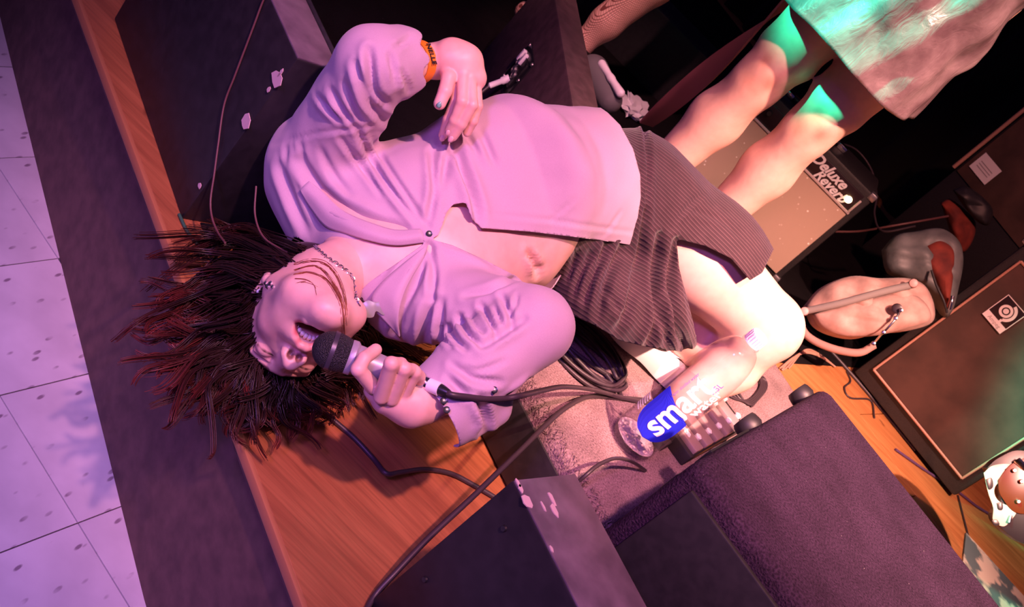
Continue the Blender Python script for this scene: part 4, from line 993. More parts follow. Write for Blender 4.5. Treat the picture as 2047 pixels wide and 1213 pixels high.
# colours of the skin
def headcol(V):
    q = (V-HO)@HR.T; c = np.tile(A3((.78,.50,.41)), (len(V),1))
    def seg(L_, r):
        d = np.full(len(V), 9.)
        for a, b in zip(L_, L_[1:]):
            a = A3(a); b = A3(b); ba = b-a; pa = q-a; h = np.clip(pa@ba/(ba@ba), 0, 1); d = np.minimum(d, np.linalg.norm(pa-h[:,None]*ba, axis=1))
        return np.clip((r-d)/.0022, 0, 1)
    def mx(c, col, w_): return c*(1-w_[:,None])+A3(col)*w_[:,None]
    w_ = np.maximum(seg(lipU,.0066), seg(lipD,.0078)); c = mx(c, (.52,.12,.13), w_)
    mo = np.clip(1.25-np.sqrt((q[:,0]/.025)**2+((q[:,1]-.050)/.036)**2+((q[:,2]+.077)/.020)**2), 0, .25)*4*(w_ < .2); c = mx(c, (.18,.03,.035), mo*.95)
    for s in (-1,1):
        no = np.clip(1.5-np.linalg.norm((q-A3((s*.0068,.1015,-.0310)))/A3((.0052,.0070,.0065)),axis=1),0,.6)/.6; c = mx(c, (.10,.02,.02), no*.9)  # nostril holes darkened, shade put into the colour
        lash = seg([(s*.018,.0855,.0150),(s*.031,.089,.0125),(s*.045,.079,.0165)], .0030); 
        lid = seg([(s*.020,.083,.022),(s*.043,.078,.023)], .0085); c = mx(c, (.50,.25,.27), lid*.75); c = mx(c, (.03,.015,.015), lash)
        br = seg([(s*.014,.094,.043),(s*.030,.089,.049),(s*.048,.074,.045)], .0052); c = mx(c, (.10,.045,.035), br*.85)
        ch = np.exp(-(np.linalg.norm(q-A3((s*.042,.07,-.03)),axis=1)/.028)**2); c = mx(c, (.76,.38,.33), ch*.35)
    return c
skin0 = A3((.78,.50,.41))
def handcol(V, sets):
    c = np.tile(skin0, (len(V),1))
    for L_ in sets.values():
        for p in L_[:3]:
            w_ = np.exp(-(np.linalg.norm(V-A3(p), axis=1)/.010)**2)*.30; c = c*(1-w_[:,None])+A3((.74,.38,.32))*w_[:,None]
    return c
bc = np.tile(skin0, (len(Vb1),1))
kn = np.exp(-(np.linalg.norm(Vb1-KNL, axis=1)/.08)**2)*.25; bc = bc*(1-kn[:,None])+A3((.80,.44,.36))*kn[:,None]
VS, TS_, CS_ = [], [], []; off = 0
for V_, T_, c_ in ((Vb1,Tb1,bc),(Vh1,Th1,headcol(Vh1)),(Vl1,Tl1,handcol(Vl1,LH)),(Vr1,Tr1,handcol(Vr1,RHp))):
    VS.append(V_); TS_.append(T_+off); CS_.append(c_); off += len(V_)
def skin_mat(name, rough=.45):
    m = mat(name, (.78,.50,.41), rough, sss=.12); a = nd(m, 'ShaderNodeVertexColor'); a.layer_name = 'Col'
    n, r = noise_mix(m, texcoord(m), 55, (.93,.91,.90), (1.04,1.03,1.03), .3, .7, 4, inp=None)
    lk(m, mixc(m, a.outputs['Color'], r.outputs['Color'], 1.0, 'MULTIPLY'), bsdf(m).inputs['Base Color'])
    n2 = nd(m, 'ShaderNodeTexNoise'); n2.inputs['Scale'].default_value = 900; lk(m, texcoord(m), n2.inputs['Vector']); bump(m, n2.outputs['Fac'], .08, .0006); return m
M_skin = skin_mat('skin')
me = to_mesh('body', np.concatenate(VS), np.concatenate(TS_)); vcol(me, np.concatenate(CS_))
singer = thing('person', 'singer lying back in lilac shirt and dark ribbed skirt, shouting into a microphone', 'person', (-.05,1.75,.15))
put('body', me, M_skin, singer, smooth=True)
# ---- shirt
arms_l = [(SHL,ELL),(ELL,WRL)]; arms_r = [(SHR,ELR),(ELR,WRR)]
shirt = SDF(); torso(shirt, .014, .035)
shirt.ell(A3((-.215,1.50,.338)), (.085,.080,.064), k=.05); shirt.ell(A3((-.115,1.485,.318)), (.082,.078,.062), k=.05)
shirt.cap(A3(P(985,285,1.80)), A3(P(1195,300,1.90)), .058, .060, .10)
shirt.ell(A3(P(612,385,1.75)), (.062,.062,.062), k=.05); shirt.ell(A3(P(640,450,1.74)), (.055,.055,.05), k=.04)
shirt.cap(NB+A3((-.02,.05,.0)), SHL, .066, .072, .04).cap(NB+A3((.0,.05,-.01)), SHR, .060, .066, .04)
cufL = ELL+.52*(WRL-ELL); cufR = ELR+.97*(WRR-ELR)
shirt.cap(SHL, ELL, .074, .056, .03).cap(ELL, ELL+.62*(WRL-ELL), .056, .058, .012)
shirt.cap(SHR, ELR, .064, .060, .03).cap(ELR, ELR+.5*(WRR-ELR), .060, .058, .012).cap(ELR+.5*(WRR-ELR), A3(P(868,812,1.495)), .058, .056, .02)
shirt.cap(A3(P(985,820,1.55)), A3(P(912,846,1.51)), .026, .026, .04)
lo, hi = box_of([SHL,SHR,ELL,WRL,ELR,WRR]+[A3(s[0]) for s in TORSO], .16)
Vs, Qs = mesh_sdf(shirt, lo, hi, .0042)
Ns = normals(Vs, Qs); 
SHIRT_FOLDS = [
 ([(712,252),(745,320),(790,388),(842,450)],7,.0075),([(738,268),(772,330),(822,405),(856,455)],6,.0065),([(680,275),(720,330),(762,388)],6,.0045),
 ([(600,320),(650,390),(722,432),(805,462)],11,.0100),([(640,300),(668,350),(700,390)],7,.0035),([(864,305),(868,380),(856,445)],8,.0080),
 ([(908,272),(892,330),(880,390)],8,.0060),([(905,288),(930,350),(950,410),(956,445)],10,.0120),([(930,270),(955,305)],7,.0045),([(960,262),(988,325)],8,.0050),
 ([(612,372),(640,425),(680,447)],4,.0045),([(560,330),(585,400),(610,460)],9,.006),([(635,192),(680,240)],6,.0050),([(662,178),(706,248)],6,.0055),([(690,165),(722,240)],6,.0050),
 ([(738,100),(746,175),(768,205)],9,.0110),([(714,128),(738,198),(766,238)],9,.0100),([(780,108),(792,165)],7,.0045),([(802,140),(818,182)],6,.0045),([(820,75),(790,95)],6,.004),
 ([(548,288),(640,266),(745,250)],5,.0016),([(572,290),(576,330)],5,.0022),([(600,282),(608,326)],5,.0022),
 ([(860,490),(867,540),(866,600)],7,.0075),([(860,492),(832,560),(802,620),(790,665)],10,.0110),([(850,492),(795,558),(765,610)],8,.0080),([(874,482),(940,502),(1005,538)],6,.0035),
 ([(866,600),(852,650),(846,692)],11,.0100),([(884,600),(880,682)],8,.0075),([(930,592),(985,578),(1032,556)],7,.0060),([(820,560),(800,590),(780,640)],6,.004),
 ([(896,648),(908,676),(932,700)],5,.0080),([(918,630),(934,664),(962,690)],6,.0095),([(940,634),(950,652),(966,668)],4,.0055),([(962,612),(982,645),(994,672)],6,.0090),([(990,618),(998,640),(1004,654)],4,.0060),([(1004,594),(1018,626),(1024,656)],6,.0080),([(1034,590),(1030,612),(1020,630)],4,.0050),([(880,655),(890,678),(905,694)],5,.006),
 ([(962,694),(1008,664),(1048,638)],8,.0080),([(905,730),(950,758),(1000,764)],8,.0065),([(898,758),(930,790)],8,.0070),([(958,800),(972,840),(965,868)],9,.0110),([(1060,758),(1015,795)],5,.0055),([(1010,720),(960,740),(930,735)],6,.004),
 ([(950,424),(1020,432),(1100,440),(1180,452),(1266,464)],4.5,.0016),([(1100,440),(1130,415),(1150,395)],4,.0016),([(1210,470),(1240,420)],4,.0016)]
Vs = relax(Vs, Qs, 1, .4); Vs = folds(Vs, Ns, [(p_, w_*.92, a_*1.5) for p_, w_, a_ in SHIRT_FOLDS]); Vs = relax(Vs, Qs, 2, .45)
n3 = lambda V, f_, s_: np.sin(V[:,0]*f_+s_)*np.sin(V[:,1]*f_*1.13-s_*2)*np.sin(V[:,2]*f_*.9+s_*3)
Vs = Vs+Ns*(.0022*n3(Vs,38,1)+.0012*n3(Vs,75,2))[:,None]
p2 = projA(Vs); fc = facing(Vs, normals(Vs, Qs))
def capd(V, a, b): ba = b-a; h = np.clip((V-a)@ba/(ba@ba), 0, 1); return np.linalg.norm(V-a-h[:,None]*ba, axis=1), (V-a)@ba/(ba@ba)
dl1,_ = capd(Vs,SHL,ELL); dl2,tl2 = capd(Vs,ELL,WRL); dr1,_ = capd(Vs,SHR,ELR); dr2,tr2 = capd(Vs,ELR,WRR)
OPEN_NECK = smooth_poly([(588,474),(628,494),(655,480),(690,480),(734,478),(791,488),(851,482),(800,521),(753,553),(728,574),(708,606),(690,645),(640,645),(560,580),(555,505)],4)
OPEN_BELLY = np.array([(862,478),(876,470),(884,450),(892,426),(906,408),(930,404),(946,438),(963,455),(1060,463),(1150,474),(1259,489),(1274,440),(1281,395),(1280,350),(1266,298),(1240,250),(1215,225),(1196,212),(1190,140),(1600,140),(1600,900),(1130,900),(1085,640),(1058,575),(1034,553),(1000,535),(960,515),(905,490)])
HEM = np.array([(1259,489),(1274,440),(1281,395),(1280,350),(1266,298),(1240,250),(1215,225),(1196,212),(1190,140),(1600,140),(1600,900),(1240,900)])
arm_r_ = (np.minimum(dr1,dr2) < .085) & (p2[:,1] > 540) & (p2[:,0] > 890)
sdb = poly_sd(p2, OPEN_BELLY); sdn = poly_sd(p2, OPEN_NECK); sdh = poly_sd(p2, HEM)
g1 = np.where(arm_r_, 9, np.where(fc > -.25, -sdb, -sdh))
g2 = np.where(fc > -.35, -sdn, 9)
neckcut = np.where(off_axis(Vs, NB, HO) < .075, 1.0, 9)*np.where((Vs-NB)@ax_n > .035, -1, 1)
g2 = np.where(fc > -.35, g2, neckcut)
g3 = np.where((dl2 < .09)&(tl2 > .2), (.40-tl2+.05*np.sin(p2[:,1]*.12))*300, 9)
ctr = (cufR-Vs)@un(WRR-ELR)
g4 = np.where((dr2 < .12)&(tr2 > .3), ctr*1300, 9)
Vs1, Ts1 = clip_mesh(Vs, Qs, np.minimum(np.minimum(g1,g2), np.minimum(g3,g4))+1e-6); Vs1, Ts1 = biggest(Vs1, Ts1, 1500)
M_shirt = mat('lilac_cotton', (.50,.38,.46), .85, sheen=.15, spec=.2); v = texcoord(M_shirt)
n_, r_3 = noise_mix(M_shirt, v, 700, (.485,.365,.445), (.525,.40,.485), .3, .7, 2); bump(M_shirt, n_.outputs['Fac'], .12, .0008)
me = to_mesh('shirt', Vs1, Ts1); sh = put('shirt', me, M_shirt, singer, smooth=True)
md = sh.modifiers.new('cloth', 'SOLIDIFY'); md.thickness = .0022; md.offset = -1
def surf(f, px, py, d0=1.2, d1=2.6, off=0.0):
    """first point of an implicit surface met along a survey ray"""
    D = np.arange(d0, d1, .004); X_ = np.array(CAMP)+np.array(ray(px,py))*D[:,None]; v_ = f(X_)
    i = int(np.argmax(v_ < 0)); 
    if not (v_ < 0).any(): i = int(np.argmin(v_))
    return Vector(X_[i]) + (CAMP-Vector(X_[i])).normalized()*off
# buttons
M_button = mat('dark_button', (.02,.03,.035), .25)
for (px,py,f_) in ((858,467,shirt),(887,801,shirt),(893,819,shirt),(988,779,shirt)):
    c = surf(f_, px, py, off=.0085 if px == 858 else .0055); ax_ = (CAMP-c).normalized()*.8+Vector((0,0,.4))
    lathe('button', [(0,-.003),(.0046,-.003),(.0052,.0),(.0046,.0014),(.003,.0008),(0,.001)], 18, c, ax_, M_button, sh)
# collar : left roll and right pointed flap, thick folded cloth
def sheet(name, rows, m, parent, th=.003):
    """cloth patch through a grid of points"""
    R_ = [spline(r, 6) for r in rows]; R_ = [list(c) for c in zip(*[spline(c, 5) for c in zip(*R_)])]
    bm = bmesh.new(); vv_ = [[bm.verts.new(p) for p in r] for r in R_]
    for a, b in zip(vv_, vv_[1:]):
        for i in range(len(a)-1): bm.faces.new((a[i], a[i+1], b[i+1], b[i]))
    bmesh.ops.recalc_face_normals(bm, faces=bm.faces); o = put(name, bm, m, parent, smooth=True)
    md = o.modifiers.new('cloth', 'SOLIDIFY'); md.thickness = th; md.offset = 0; return o
def sp(x, y, off=.006): return surf(shirt, x, y, off=off)
sheet('collar', [[sp(852,484),sp(790,490),sp(735,480),sp(690,466),sp(650,452),sp(618,412),sp(600,380,.01)],
                 [sp(846,470,.012),sp(790,476,.014),sp(738,464,.014),sp(696,449,.014),sp(662,432,.014),sp(632,398,.014),sp(607,372,.012)],
                 [sp(842,458,.004),sp(790,460,.004),sp(742,446,.004),sp(702,430,.004),sp(674,412,.004),sp(646,384,.004),sp(618,362,.003)]], M_shirt, sh)
sheet('collar_point', [[sp(856,488,.004),sp(805,528,.008),sp(768,560,.012),sp(745,590,.018),sp(742,612,.02)],
                 [sp(852,500,.006),sp(812,552,.014),sp(790,590,.018),sp(775,618,.022),sp(768,640,.024)],
                 [sp(848,512,.003),sp(816,566,.008),sp(800,610,.014),sp(796,648,.018),sp(800,675,.018)]], M_shirt, sh)
# ---- skirt
skirt = SDF()
skirt.tube([(TORSO[3][0],TORSO[3][1],.136,.110),(TORSO[4][0],TORSO[4][1],.165,.134),(TORSO[5][0],TORSO[5][1],.165,.140)], .04)
skirt.chain([HIPL, midT, KNL+A3((.03,.0,.0))], [.116,.118,.100], .05).cap(HIPR, HIPR*.45+KNR*.55, .095, .090, .05)
skirt.cap(A3(P(1175,575,1.92)), A3(P(1290,620,2.00)), .070, .080, .05).cap(A3(P(1200,600,1.90)), A3(P(1290,645,1.97)), .060, .060, .04).cap(A3(P(1290,600,2.0)), A3(P(1352,640,2.04)), .075,.060,.05)
lo, hi = box_of([HIPL,KNL,HIPR,KNR]+[A3(s[0]) for s in TORSO[3:]], .2)
Vk, Qk = mesh_sdf(skirt, lo, hi, .0048); Nk = normals(Vk, Qk)
SK_FOLDS = [([(1352,482),(1338,560),(1350,640),(1370,700)],9,.0240),([(1318,470),(1304,560),(1312,640),(1292,695)],8,.0200),([(1290,420),(1280,490),(1262,560)],7,.0120),
 ([(1284,226),(1296,330),(1290,440)],5,.0100),([(1242,495),(1212,560),(1196,630)],9,.0140),([(1215,485),(1185,560),(1170,600)],8,.0130),([(1180,505),(1160,560),(1150,590)],7,.0080),([(1152,505),(1138,560)],6,.0070),
 ([(1352,440),(1378,410),(1405,385)],5,.0035),([(1268,560),(1255,620),(1235,660)],9,.0110),([(1326,540),(1322,620),(1332,690)],6,.0100),([(1385,420),(1440,440),(1490,480)],6,.003),([(1300,250),(1380,320),(1440,400)],14,.005),([(1200,560),(1230,610),(1250,640)],6,.004)]
Vk = relax(Vk, Qk, 1, .4); Vk = folds(Vk, Nk, SK_FOLDS, -.3)
pk = projA(Vk); fk = facing(Vk, normals(Vk, Qk))
SKIRT = np.array([(1100,100),(1300,150),(1450,260),(1560,470),(1524,545),(1500,560),(1462,516),(1410,491),(1357,478),(1351,484),(1356,530),(1372,590),(1386,645),(1394,688),(1381,706),(1330,698),(1288,692),(1238,680),(1190,650),(1120,620),(1050,575),(1062,549),(1088,553),(1113,545),(1135,516),(1146,482),(1120,440),(1090,300)])
tax = un(A3(TORSO[4][0])-A3(TORSO[3][0])); gw_ = ((Vk-A3(TORSO[3][0]))@tax-.005)*1000
tl_ = (Vk-HIPL)@un(KNL-HIPL)
gb_ = (np.linalg.norm(KNL-HIPL)*.78-tl_)*1000
gk = np.where(fk > -.2, np.minimum(poly_sd(pk, SKIRT), gw_+40), np.minimum(np.minimum(gw_+40, gb_), poly_sd(pk, SKIRT)))
Vk1, Tk1 = clip_mesh(Vk, Qk, gk+1e-6); Vk1, Tk1 = biggest(Vk1, Tk1, 1500)
M_skirt = mat('ribbed_maroon_knit', (.085,.042,.052), .75, sheen=.2, spec=.25)
at = nd(M_skirt, 'ShaderNodeAttribute'); at.attribute_name = 'rib'
mth = nd(M_skirt, 'ShaderNodeMath', operation='SINE'); mlt = nd(M_skirt, 'ShaderNodeMath', operation='MULTIPLY'); mlt.inputs[1].default_value = 2*math.pi/.0066
lk(M_skirt, at.outputs['Fac'], mlt.inputs[0]); lk(M_skirt, mlt.outputs[0], mth.inputs[0])
rr = nd(M_skirt, 'ShaderNodeValToRGB'); rr.color_ramp.elements[0].position = .55; rr.color_ramp.elements[1].position = .98
rr.color_ramp.elements[0].color = (.040,.019,.025,1); rr.color_ramp.elements[1].color = (.098,.054,.060,1); lk(M_skirt, mth.outputs[0], rr.inputs['Fac'])
n_, r_3 = noise_mix(M_skirt, texcoord(M_skirt), 30, (.85,.85,.85), (1.1,1.1,1.1), .3, .7, 3, inp=None)
lk(M_skirt, mixc(M_skirt, rr.outputs['Color'], r_3.outputs['Color'], 1.0, 'MULTIPLY'), bsdf(M_skirt).inputs['Base Color']); bump(M_skirt, mth.outputs[0], .35, .0012)
axs = un(KNL-HIPL); side = un(np.cross(axs, A3((-.25,-.80,.55)))); 
me = to_mesh('skirt', Vk1, Tk1); vval(me, (Vk1-HIPL)@side + .30*((Vk1-HIPL)@axs)*0 + .006*np.sin((Vk1-HIPL)@axs*14), 'rib')
sk = put('skirt', me, M_skirt, singer, smooth=True); md = sk.modifiers.new('cloth', 'SOLIDIFY'); md.thickness = .0025; md.offset = -1
# ---- white platform sneaker
M_shoe = mat('white_leather', (.80,.78,.84), .45); M_sole = mat('white_sole', (.85,.84,.84), .55)
s0 = Z(1220,645,BZ+.036); s1 = Z(1350,760,BZ+.036); sdv = (s1-s0); sdv.z = 0; SL = .255; sx_ = sdv.normalized(); sy_ = Vector((-sx_.y, sx_.x, 0))
if sy_.y < 0: sy_ = -sy_
bm = bmesh.new(); pts = []
for f, wz in ((0,.010),(.06,.022),(.22,.028),(.42,.024),(.62,.030),(.85,.031),(1.0,.020)): pts.append((f*SL, wz))
outl = [s0+sx_*a+ZZ*b for a,b in pts]+[s0+sx_*a-ZZ*b for a,b in reversed(pts)]
outl = spline(outl+[outl[0]], 4)[:-1]
for p in outl: p.z = max(p.z, BZ+.002)
extrude_poly(bm, outl, sy_*.026, .003); shoe = put('shoe_sole', bm, M_sole, singer, smooth=40)
up_ = SDF(); c0 = A3(s0+sx_*.06+sy_*.045+ZZ*.004); c1 = A3(s0+sx_*.20+sy_*.055+ZZ*.010)
up_.cap(c0, c1, .034, .040, .02).ell(c1+A3(sy_)*.03, (.05,.05,.042), k=.03).cap(c1, ANL, .040, .036, .02)
lo, hi = box_of([c0,c1,ANL], .08); Vu, Qu = mesh_sdf(up_, lo, hi, .004); Vu, Tu = clip_mesh(Vu, Qu, np.minimum(.075-(Vu-c1)@un(ANL-c1), (Vu-A3(s0))@A3(sy_)-.02)+1e-6)
put('shoe_upper', to_mesh('shoe_upper', Vu, Tu), M_shoe, singer, smooth=True)
# ---- hair : a cap of dense hair over the skull and many separate locks flung on the boards
hcap = SDF(); hcap.ell(hd_(0,-.022,.036), (.086,.102,.100), HR); hcap.ell(hd_(0,-.060,.0), (.066,.045,.060), HR, .03)
hcap.ell(hd_(0,.112,-.035), (.085,.082,.120), HR, .015, True)
for s in (-1,1): hcap.ell(hd_(s*.085,.005,-.035), (.026,.040,.048), HR, .012, True)
Vc, Qc = mesh_sdf(hcap, HO-.2, HO+.2, .004); Nc = normals(Vc, Qc)
Vc = relax(Vc, Qc, 2)
M_hair = mat('dark_hair', (.03,.012,.010), .38, spec=.4); a = nd(M_hair, 'ShaderNodeVertexColor'); a.layer_name = 'Col'; lk(M_hair, a.outputs['Color'], bsdf(M_hair).inputs['Base Color'])
HV, HT, HC = [Vc], [np.concatenate([Qc[:,[0,1,2]],Qc[:,[0,2,3]]])], [np.tile(A3((.020,.008,.008)), (len(Vc),1))]; hoff = len(Vc)
def locks(paths, r0, r1, c0, c1, seg=3):
    """paths n x k x 3 -> tapered strands"""
    global hoff
    Pth = np.asarray(paths, float); n, k, _ = Pth.shape
    T = np.gradient(Pth, axis=1); T /= np.maximum(np.linalg.norm(T, axis=2, keepdims=True), 1e-9)
    A_ = np.cross(T, np.array([.31,.22,.92])); A_ /= np.maximum(np.linalg.norm(A_, axis=2, keepdims=True), 1e-9); B_ = np.cross(T, A_)
    f = np.linspace(0,1,k); rad = (r0+(r1-r0)*f**1.5)[None,:,None,None]*np.ones((n,1,1,1))
    an = 2*np.pi*np.arange(seg)/seg
    R_ = Pth[:,:,None,:]+rad*(np.cos(an)[None,None,:,None]*A_[:,:,None,:]+np.sin(an)[None,None,:,None]*B_[:,:,None,:])
    idx = np.arange(n*k*seg).reshape(n,k,seg); q = []
    for s in range(seg):
        a, b = idx[:,:-1,s].ravel(), idx[:,:-1,(s+1)%seg].ravel(); c, d = idx[:,1:,(s+1)%seg].ravel(), idx[:,1:,s].ravel()
        q += [np.stack([a,b,c],1), np.stack([a,c,d],1)]
    HV.append(R_.reshape(-1,3)); HT.append(np.concatenate(q)+hoff)
    fc_ = np.clip((f-.45)/.55, 0, 1)[None,:,None,None]**1.2; c0 = np.asarray(c0, float); c1 = np.asarray(c1, float)
    c1n = c1[None,:]*rng.uniform(.35,1.2,(n,1)); cc = c0*(1-fc_)+c1n[:,None,None,:]*fc_
    HC.append(np.broadcast_to(cc, (n,k,seg,3)).reshape(-1,3)); hoff += n*k*seg
def floor_depth(x, y, z): R = ray(x, y); return (z-CH)/R.z
GUIDES = [  # surveyed locks: points from the scalp to the tip, red tint and painted rim light, spread
 ([(604,522),(545,502),(472,492),(410,508),(362,545)],.25,1.0), ([(592,534),(520,520),(450,528),(392,556),(336,592)],.35,1.1),
 ([(600,508),(560,490),(505,478),(450,488),(420,500)],.25,.8), ([(572,548),(500,548),(438,570),(372,592),(312,604),(322,640)],.7,1.1),
 ([(548,572),(482,580),(420,612),(352,640),(302,644)],.6,1.2), ([(516,604),(452,622),(398,660),(332,690),(292,690)],1.0,1.2),
 ([(540,560),(470,560),(400,600),(345,610),(310,615)],.7,1.0), ([(502,644),(450,668),(398,702),(342,728),(302,734)],1.0,1.2),
 ([(494,682),(440,708),(388,742),(340,768),(312,774)],1.1,1.1), ([(500,620),(440,650),(372,660),(320,668),(285,662)],1.0,1.0),
 ([(494,712),(450,748),(420,790),(402,838),(394,852)],.5,1.0), ([(500,700),(450,700),(400,720),(360,790),(330,800)],.8,1.2),
 ([(506,738),(480,780),(458,822),(470,852)],.5,1.0), ([(530,756),(518,800),(522,838),(500,852)],.6,1.0), ([(520,748),(490,800),(490,840),(520,858)],.5,1.0),
 ([(560,766),(560,806),(582,832),(568,850)],.7,.9), ([(600,768),(612,796),(622,818),(600,836)],.6,.9), ([(580,768),(592,800),(600,830),(575,838)],.6,.9),
 ([(632,752),(662,776),(668,795),(640,806)],.4,.9), ([(648,742),(688,744),(712,762),(706,790)],.3,.9),
 ([(690,612),(735,640),(790,684),(850,718),(880,735)],.5,1.3), ([(692,620),(715,660),(740,690),(790,700),(850,705)],.4,1.3), ([(680,650),(700,690),(720,715),(760,715)],.3,1.1),
 ([(508,650),(478,700),(470,750),(440,790)],.4,1.1), ([(520,600),(480,640),(460,690),(450,740)],.3,1.0)]
for gi, (pts_, red, spd) in enumerate(GUIDES):
    for rep in range(2):
        pp = [(x+rng.normal(0,5), y+rng.normal(0,5)) for x, y in pts_]; q = spline([Vector((x,y,0)) for x, y in pp], 6); n = len(q)
        x0, y0 = pp[0]; c_ = surf(hcap, x0, y0, 1.3, 1.9); d0 = (c_-CAMP).length/ray(x0,y0).length
        G_ = []
        for i, v_ in enumerate(q):
            t = i/(n-1); sm = min(1, t/.55); sm = sm*sm*(3-2*sm); fd = floor_depth(v_.x, v_.y, .022+.05*(1-t)); G_.append(A3(P(v_.x, v_.y, min(d0*(1-sm)+fd*sm, fd))))
        G_ = np.array(G_); t = np.linspace(0,1,n)[:,None]; out = []
        T_ = un(G_[-1]-G_[0])
        for k in range(6):
            oc = rng.normal(0,1,3)*A3((.011,.011,.008))*spd; ph = rng.uniform(0,6.28); fr_ = rng.uniform(4,8); wv3 = un(np.cross(T_, rng.normal(0,1,3))); wv4 = un(np.cross(T_, wv3))
            tc_ = rng.normal(0,1,3)*A3((.030,.030,.008))*spd; ext = rng.uniform(.55,1.03); am = rng.uniform(.006,.020)
            for j in range(11):
                o = rng.normal(0,1,3)*.0036; tt = t*ext*rng.uniform(.92,1.0)
                xs = np.clip(tt[:,0], 0, 1)*(n-1); i0 = np.minimum(xs.astype(int), n-2); fr0 = (xs-i0)[:,None]; gq = G_[i0]*(1-fr0)+G_[i0+1]*fr0
                gq = gq+(np.maximum(tt-1,0))*T_*.25
                b_ = gq+oc*(1-t)+tc_*t+o*(1-.3*t)+(np.sin(t*fr_+ph)*am*t**.8)*wv3+(np.cos(t*fr_*.8+ph)*am*t**1.5)*wv4
                ins = b_@A3(NV) > ET-.004; b_[:,2] = np.where(ins, np.maximum(b_[:,2], .003), b_[:,2]); out.append(b_)
        locks(out, .0012, .0005, (.022,.009,.008), A3((.20,.032,.028))*red)
# fine strands lying across cheek and neck
hn = SDF(); hn.p = head.p + body.p[3:5]
def facepath(pp, off=.0025): return np.array([surf(head, x, y, 1.3, 1.9, off) for x, y in smooth_poly(pp, 4, False)])
def strands(pp, n, sp_, r0=.00065, c1=(.45,.15,.06)):
    base = np.array([(p.x,p.y) for p in spline([Vector((x,y,0)) for x,y in pp], 5)])
    out = []
    for i in range(n):
        o = rng.normal(0,sp_,2); tap = np.linspace(.4,1.3,len(base))[:,None]
        q = base+o*tap; out.append(np.array([surf(head, x, y, 1.3, 1.95, .0022+.0012*rng.random()) for x, y in q]))
    locks(out, r0, .0002, (.22,.060,.026), c1)
strands([(588,528),(620,521),(648,526),(668,544),(681,568),(690,598),(693,630)], 8, 1.6)
strands([(588,540),(622,531),(645,540),(664,562),(679,590),(687,616),(690,648)], 7, 1.6)
strands([(588,548),(618,544),(650,556),(672,584),(684,612),(688,655),(690,690)], 6, 2.0)
strands([(590,556),(612,558),(628,568),(634,588)], 3, 1.2, .0005); strands([(590,566),(612,562),(640,572)], 3, 1.5, .0005)
me = to_mesh('hair', np.concatenate(HV), np.concatenate(HT)); vcol(me, np.concatenate(HC)); put('hair', me, M_hair, singer, smooth=True)
# ---- teeth, nails, wristband, chain, pendant, earring
M_tooth = mat('teeth', (.85,.80,.72), .3); M_nail = mat('nail_gloss', (.78,.50,.48), .12); M_nail2 = mat('green_nail', (.16,.42,.34), .2)
bm = bmesh.new()
for i in range(8):
    a = (i-3.5)*.0058; 
    bm_lathe(bm, [(0,0),(.0031,.0),(.0034,.004),(.0028,.009),(0,.010)], 8, Vector(hd_(a, .086-abs(a)**2*22, -.0695)), Vector(HR[2]))
put('teeth', bm, M_tooth, singer, smooth=True)
def nail(parent, tip, prev, m, fr, rad=.0052):
    tip = Vector(tip); ax = (tip-Vector(prev)).normalized(); view = (CAMP-tip).normalized(); nn = (view-ax*view.dot(ax)).normalized(); sd_ = ax.cross(nn); bm = bmesh.new(); g_ = []
    for i in range(6):
        row = []
        for j in range(5):
            u = (i/5-.5)*2; w_ = (j/4-.5)*2; ww = rad*.82*math.sqrt(max(0.05,1-(max(0,abs(u)-.35)/.75)**2))
            row.append(bm.verts.new(tip+ax*(u*rad*1.15+.002)+sd_*w_*ww+nn*(fr+.0007-.0024*w_*w_-.0012*u*u)))
        g_.append(row)
    for r1, r2 in zip(g_, g_[1:]):
        for j in range(4): bm.faces.new((r1[j], r1[j+1], r2[j+1], r2[j]))
    bmesh.ops.recalc_face_normals(bm, faces=bm.faces); o = put('fingernail', bm, m, parent, smooth=True); md = o.modifiers.new('t', 'SOLIDIFY'); md.thickness = .0006
for nm_, m_, fr_ in (('thumb',M_nail2,.0098),('index',M_nail,.0076),('middle',M_nail,.0080),('ring',M_nail,.0078)): nail(singer, LH[nm_][3], LH[nm_][2], m_, fr_)
# wristband
wc = Vector(ELL+.66*(WRL-ELL)); wa_ = Vector(un(WRL-ELL)); M_band = mat('orange_band', (.85,.26,.02), .5)
bm = bmesh.new(); bm_lathe(bm, [(.0325,-.009),(.0335,-.009),(.0335,.009),(.0325,.009),(.0325,-.009)], 40, wc, wa_); bmesh.ops.recalc_face_normals(bm, faces=bm.faces); wb_ = put('wristband', bm, M_band, singer, smooth=50)
bq = surf(lambda X_: np.where(np.abs((X_-A3(wc))@A3(wa_)) < .009, np.linalg.norm((X_-A3(wc))-((X_-A3(wc))@A3(wa_))[:,None]*A3(wa_), axis=1)-.0338, 1), 856, 108, 1.4, 1.9, .0006)
nb = (bq-wc); nb = (nb-wa_*nb.dot(wa_)).normalized(); tw = wa_.cross(nb)
M_ink = mat('black_ink', (.01,.01,.01), .6)
text('lettering', 'NELLE', wc+nb*.0338, -tw if (-tw).dot(ray(850,140)-ray(860,100)) > 0 else tw, None or (wa_ if wa_.cross(nb).dot(nb) == 9 else wa_), .0125, M_ink, wb_, .0006, .0003)
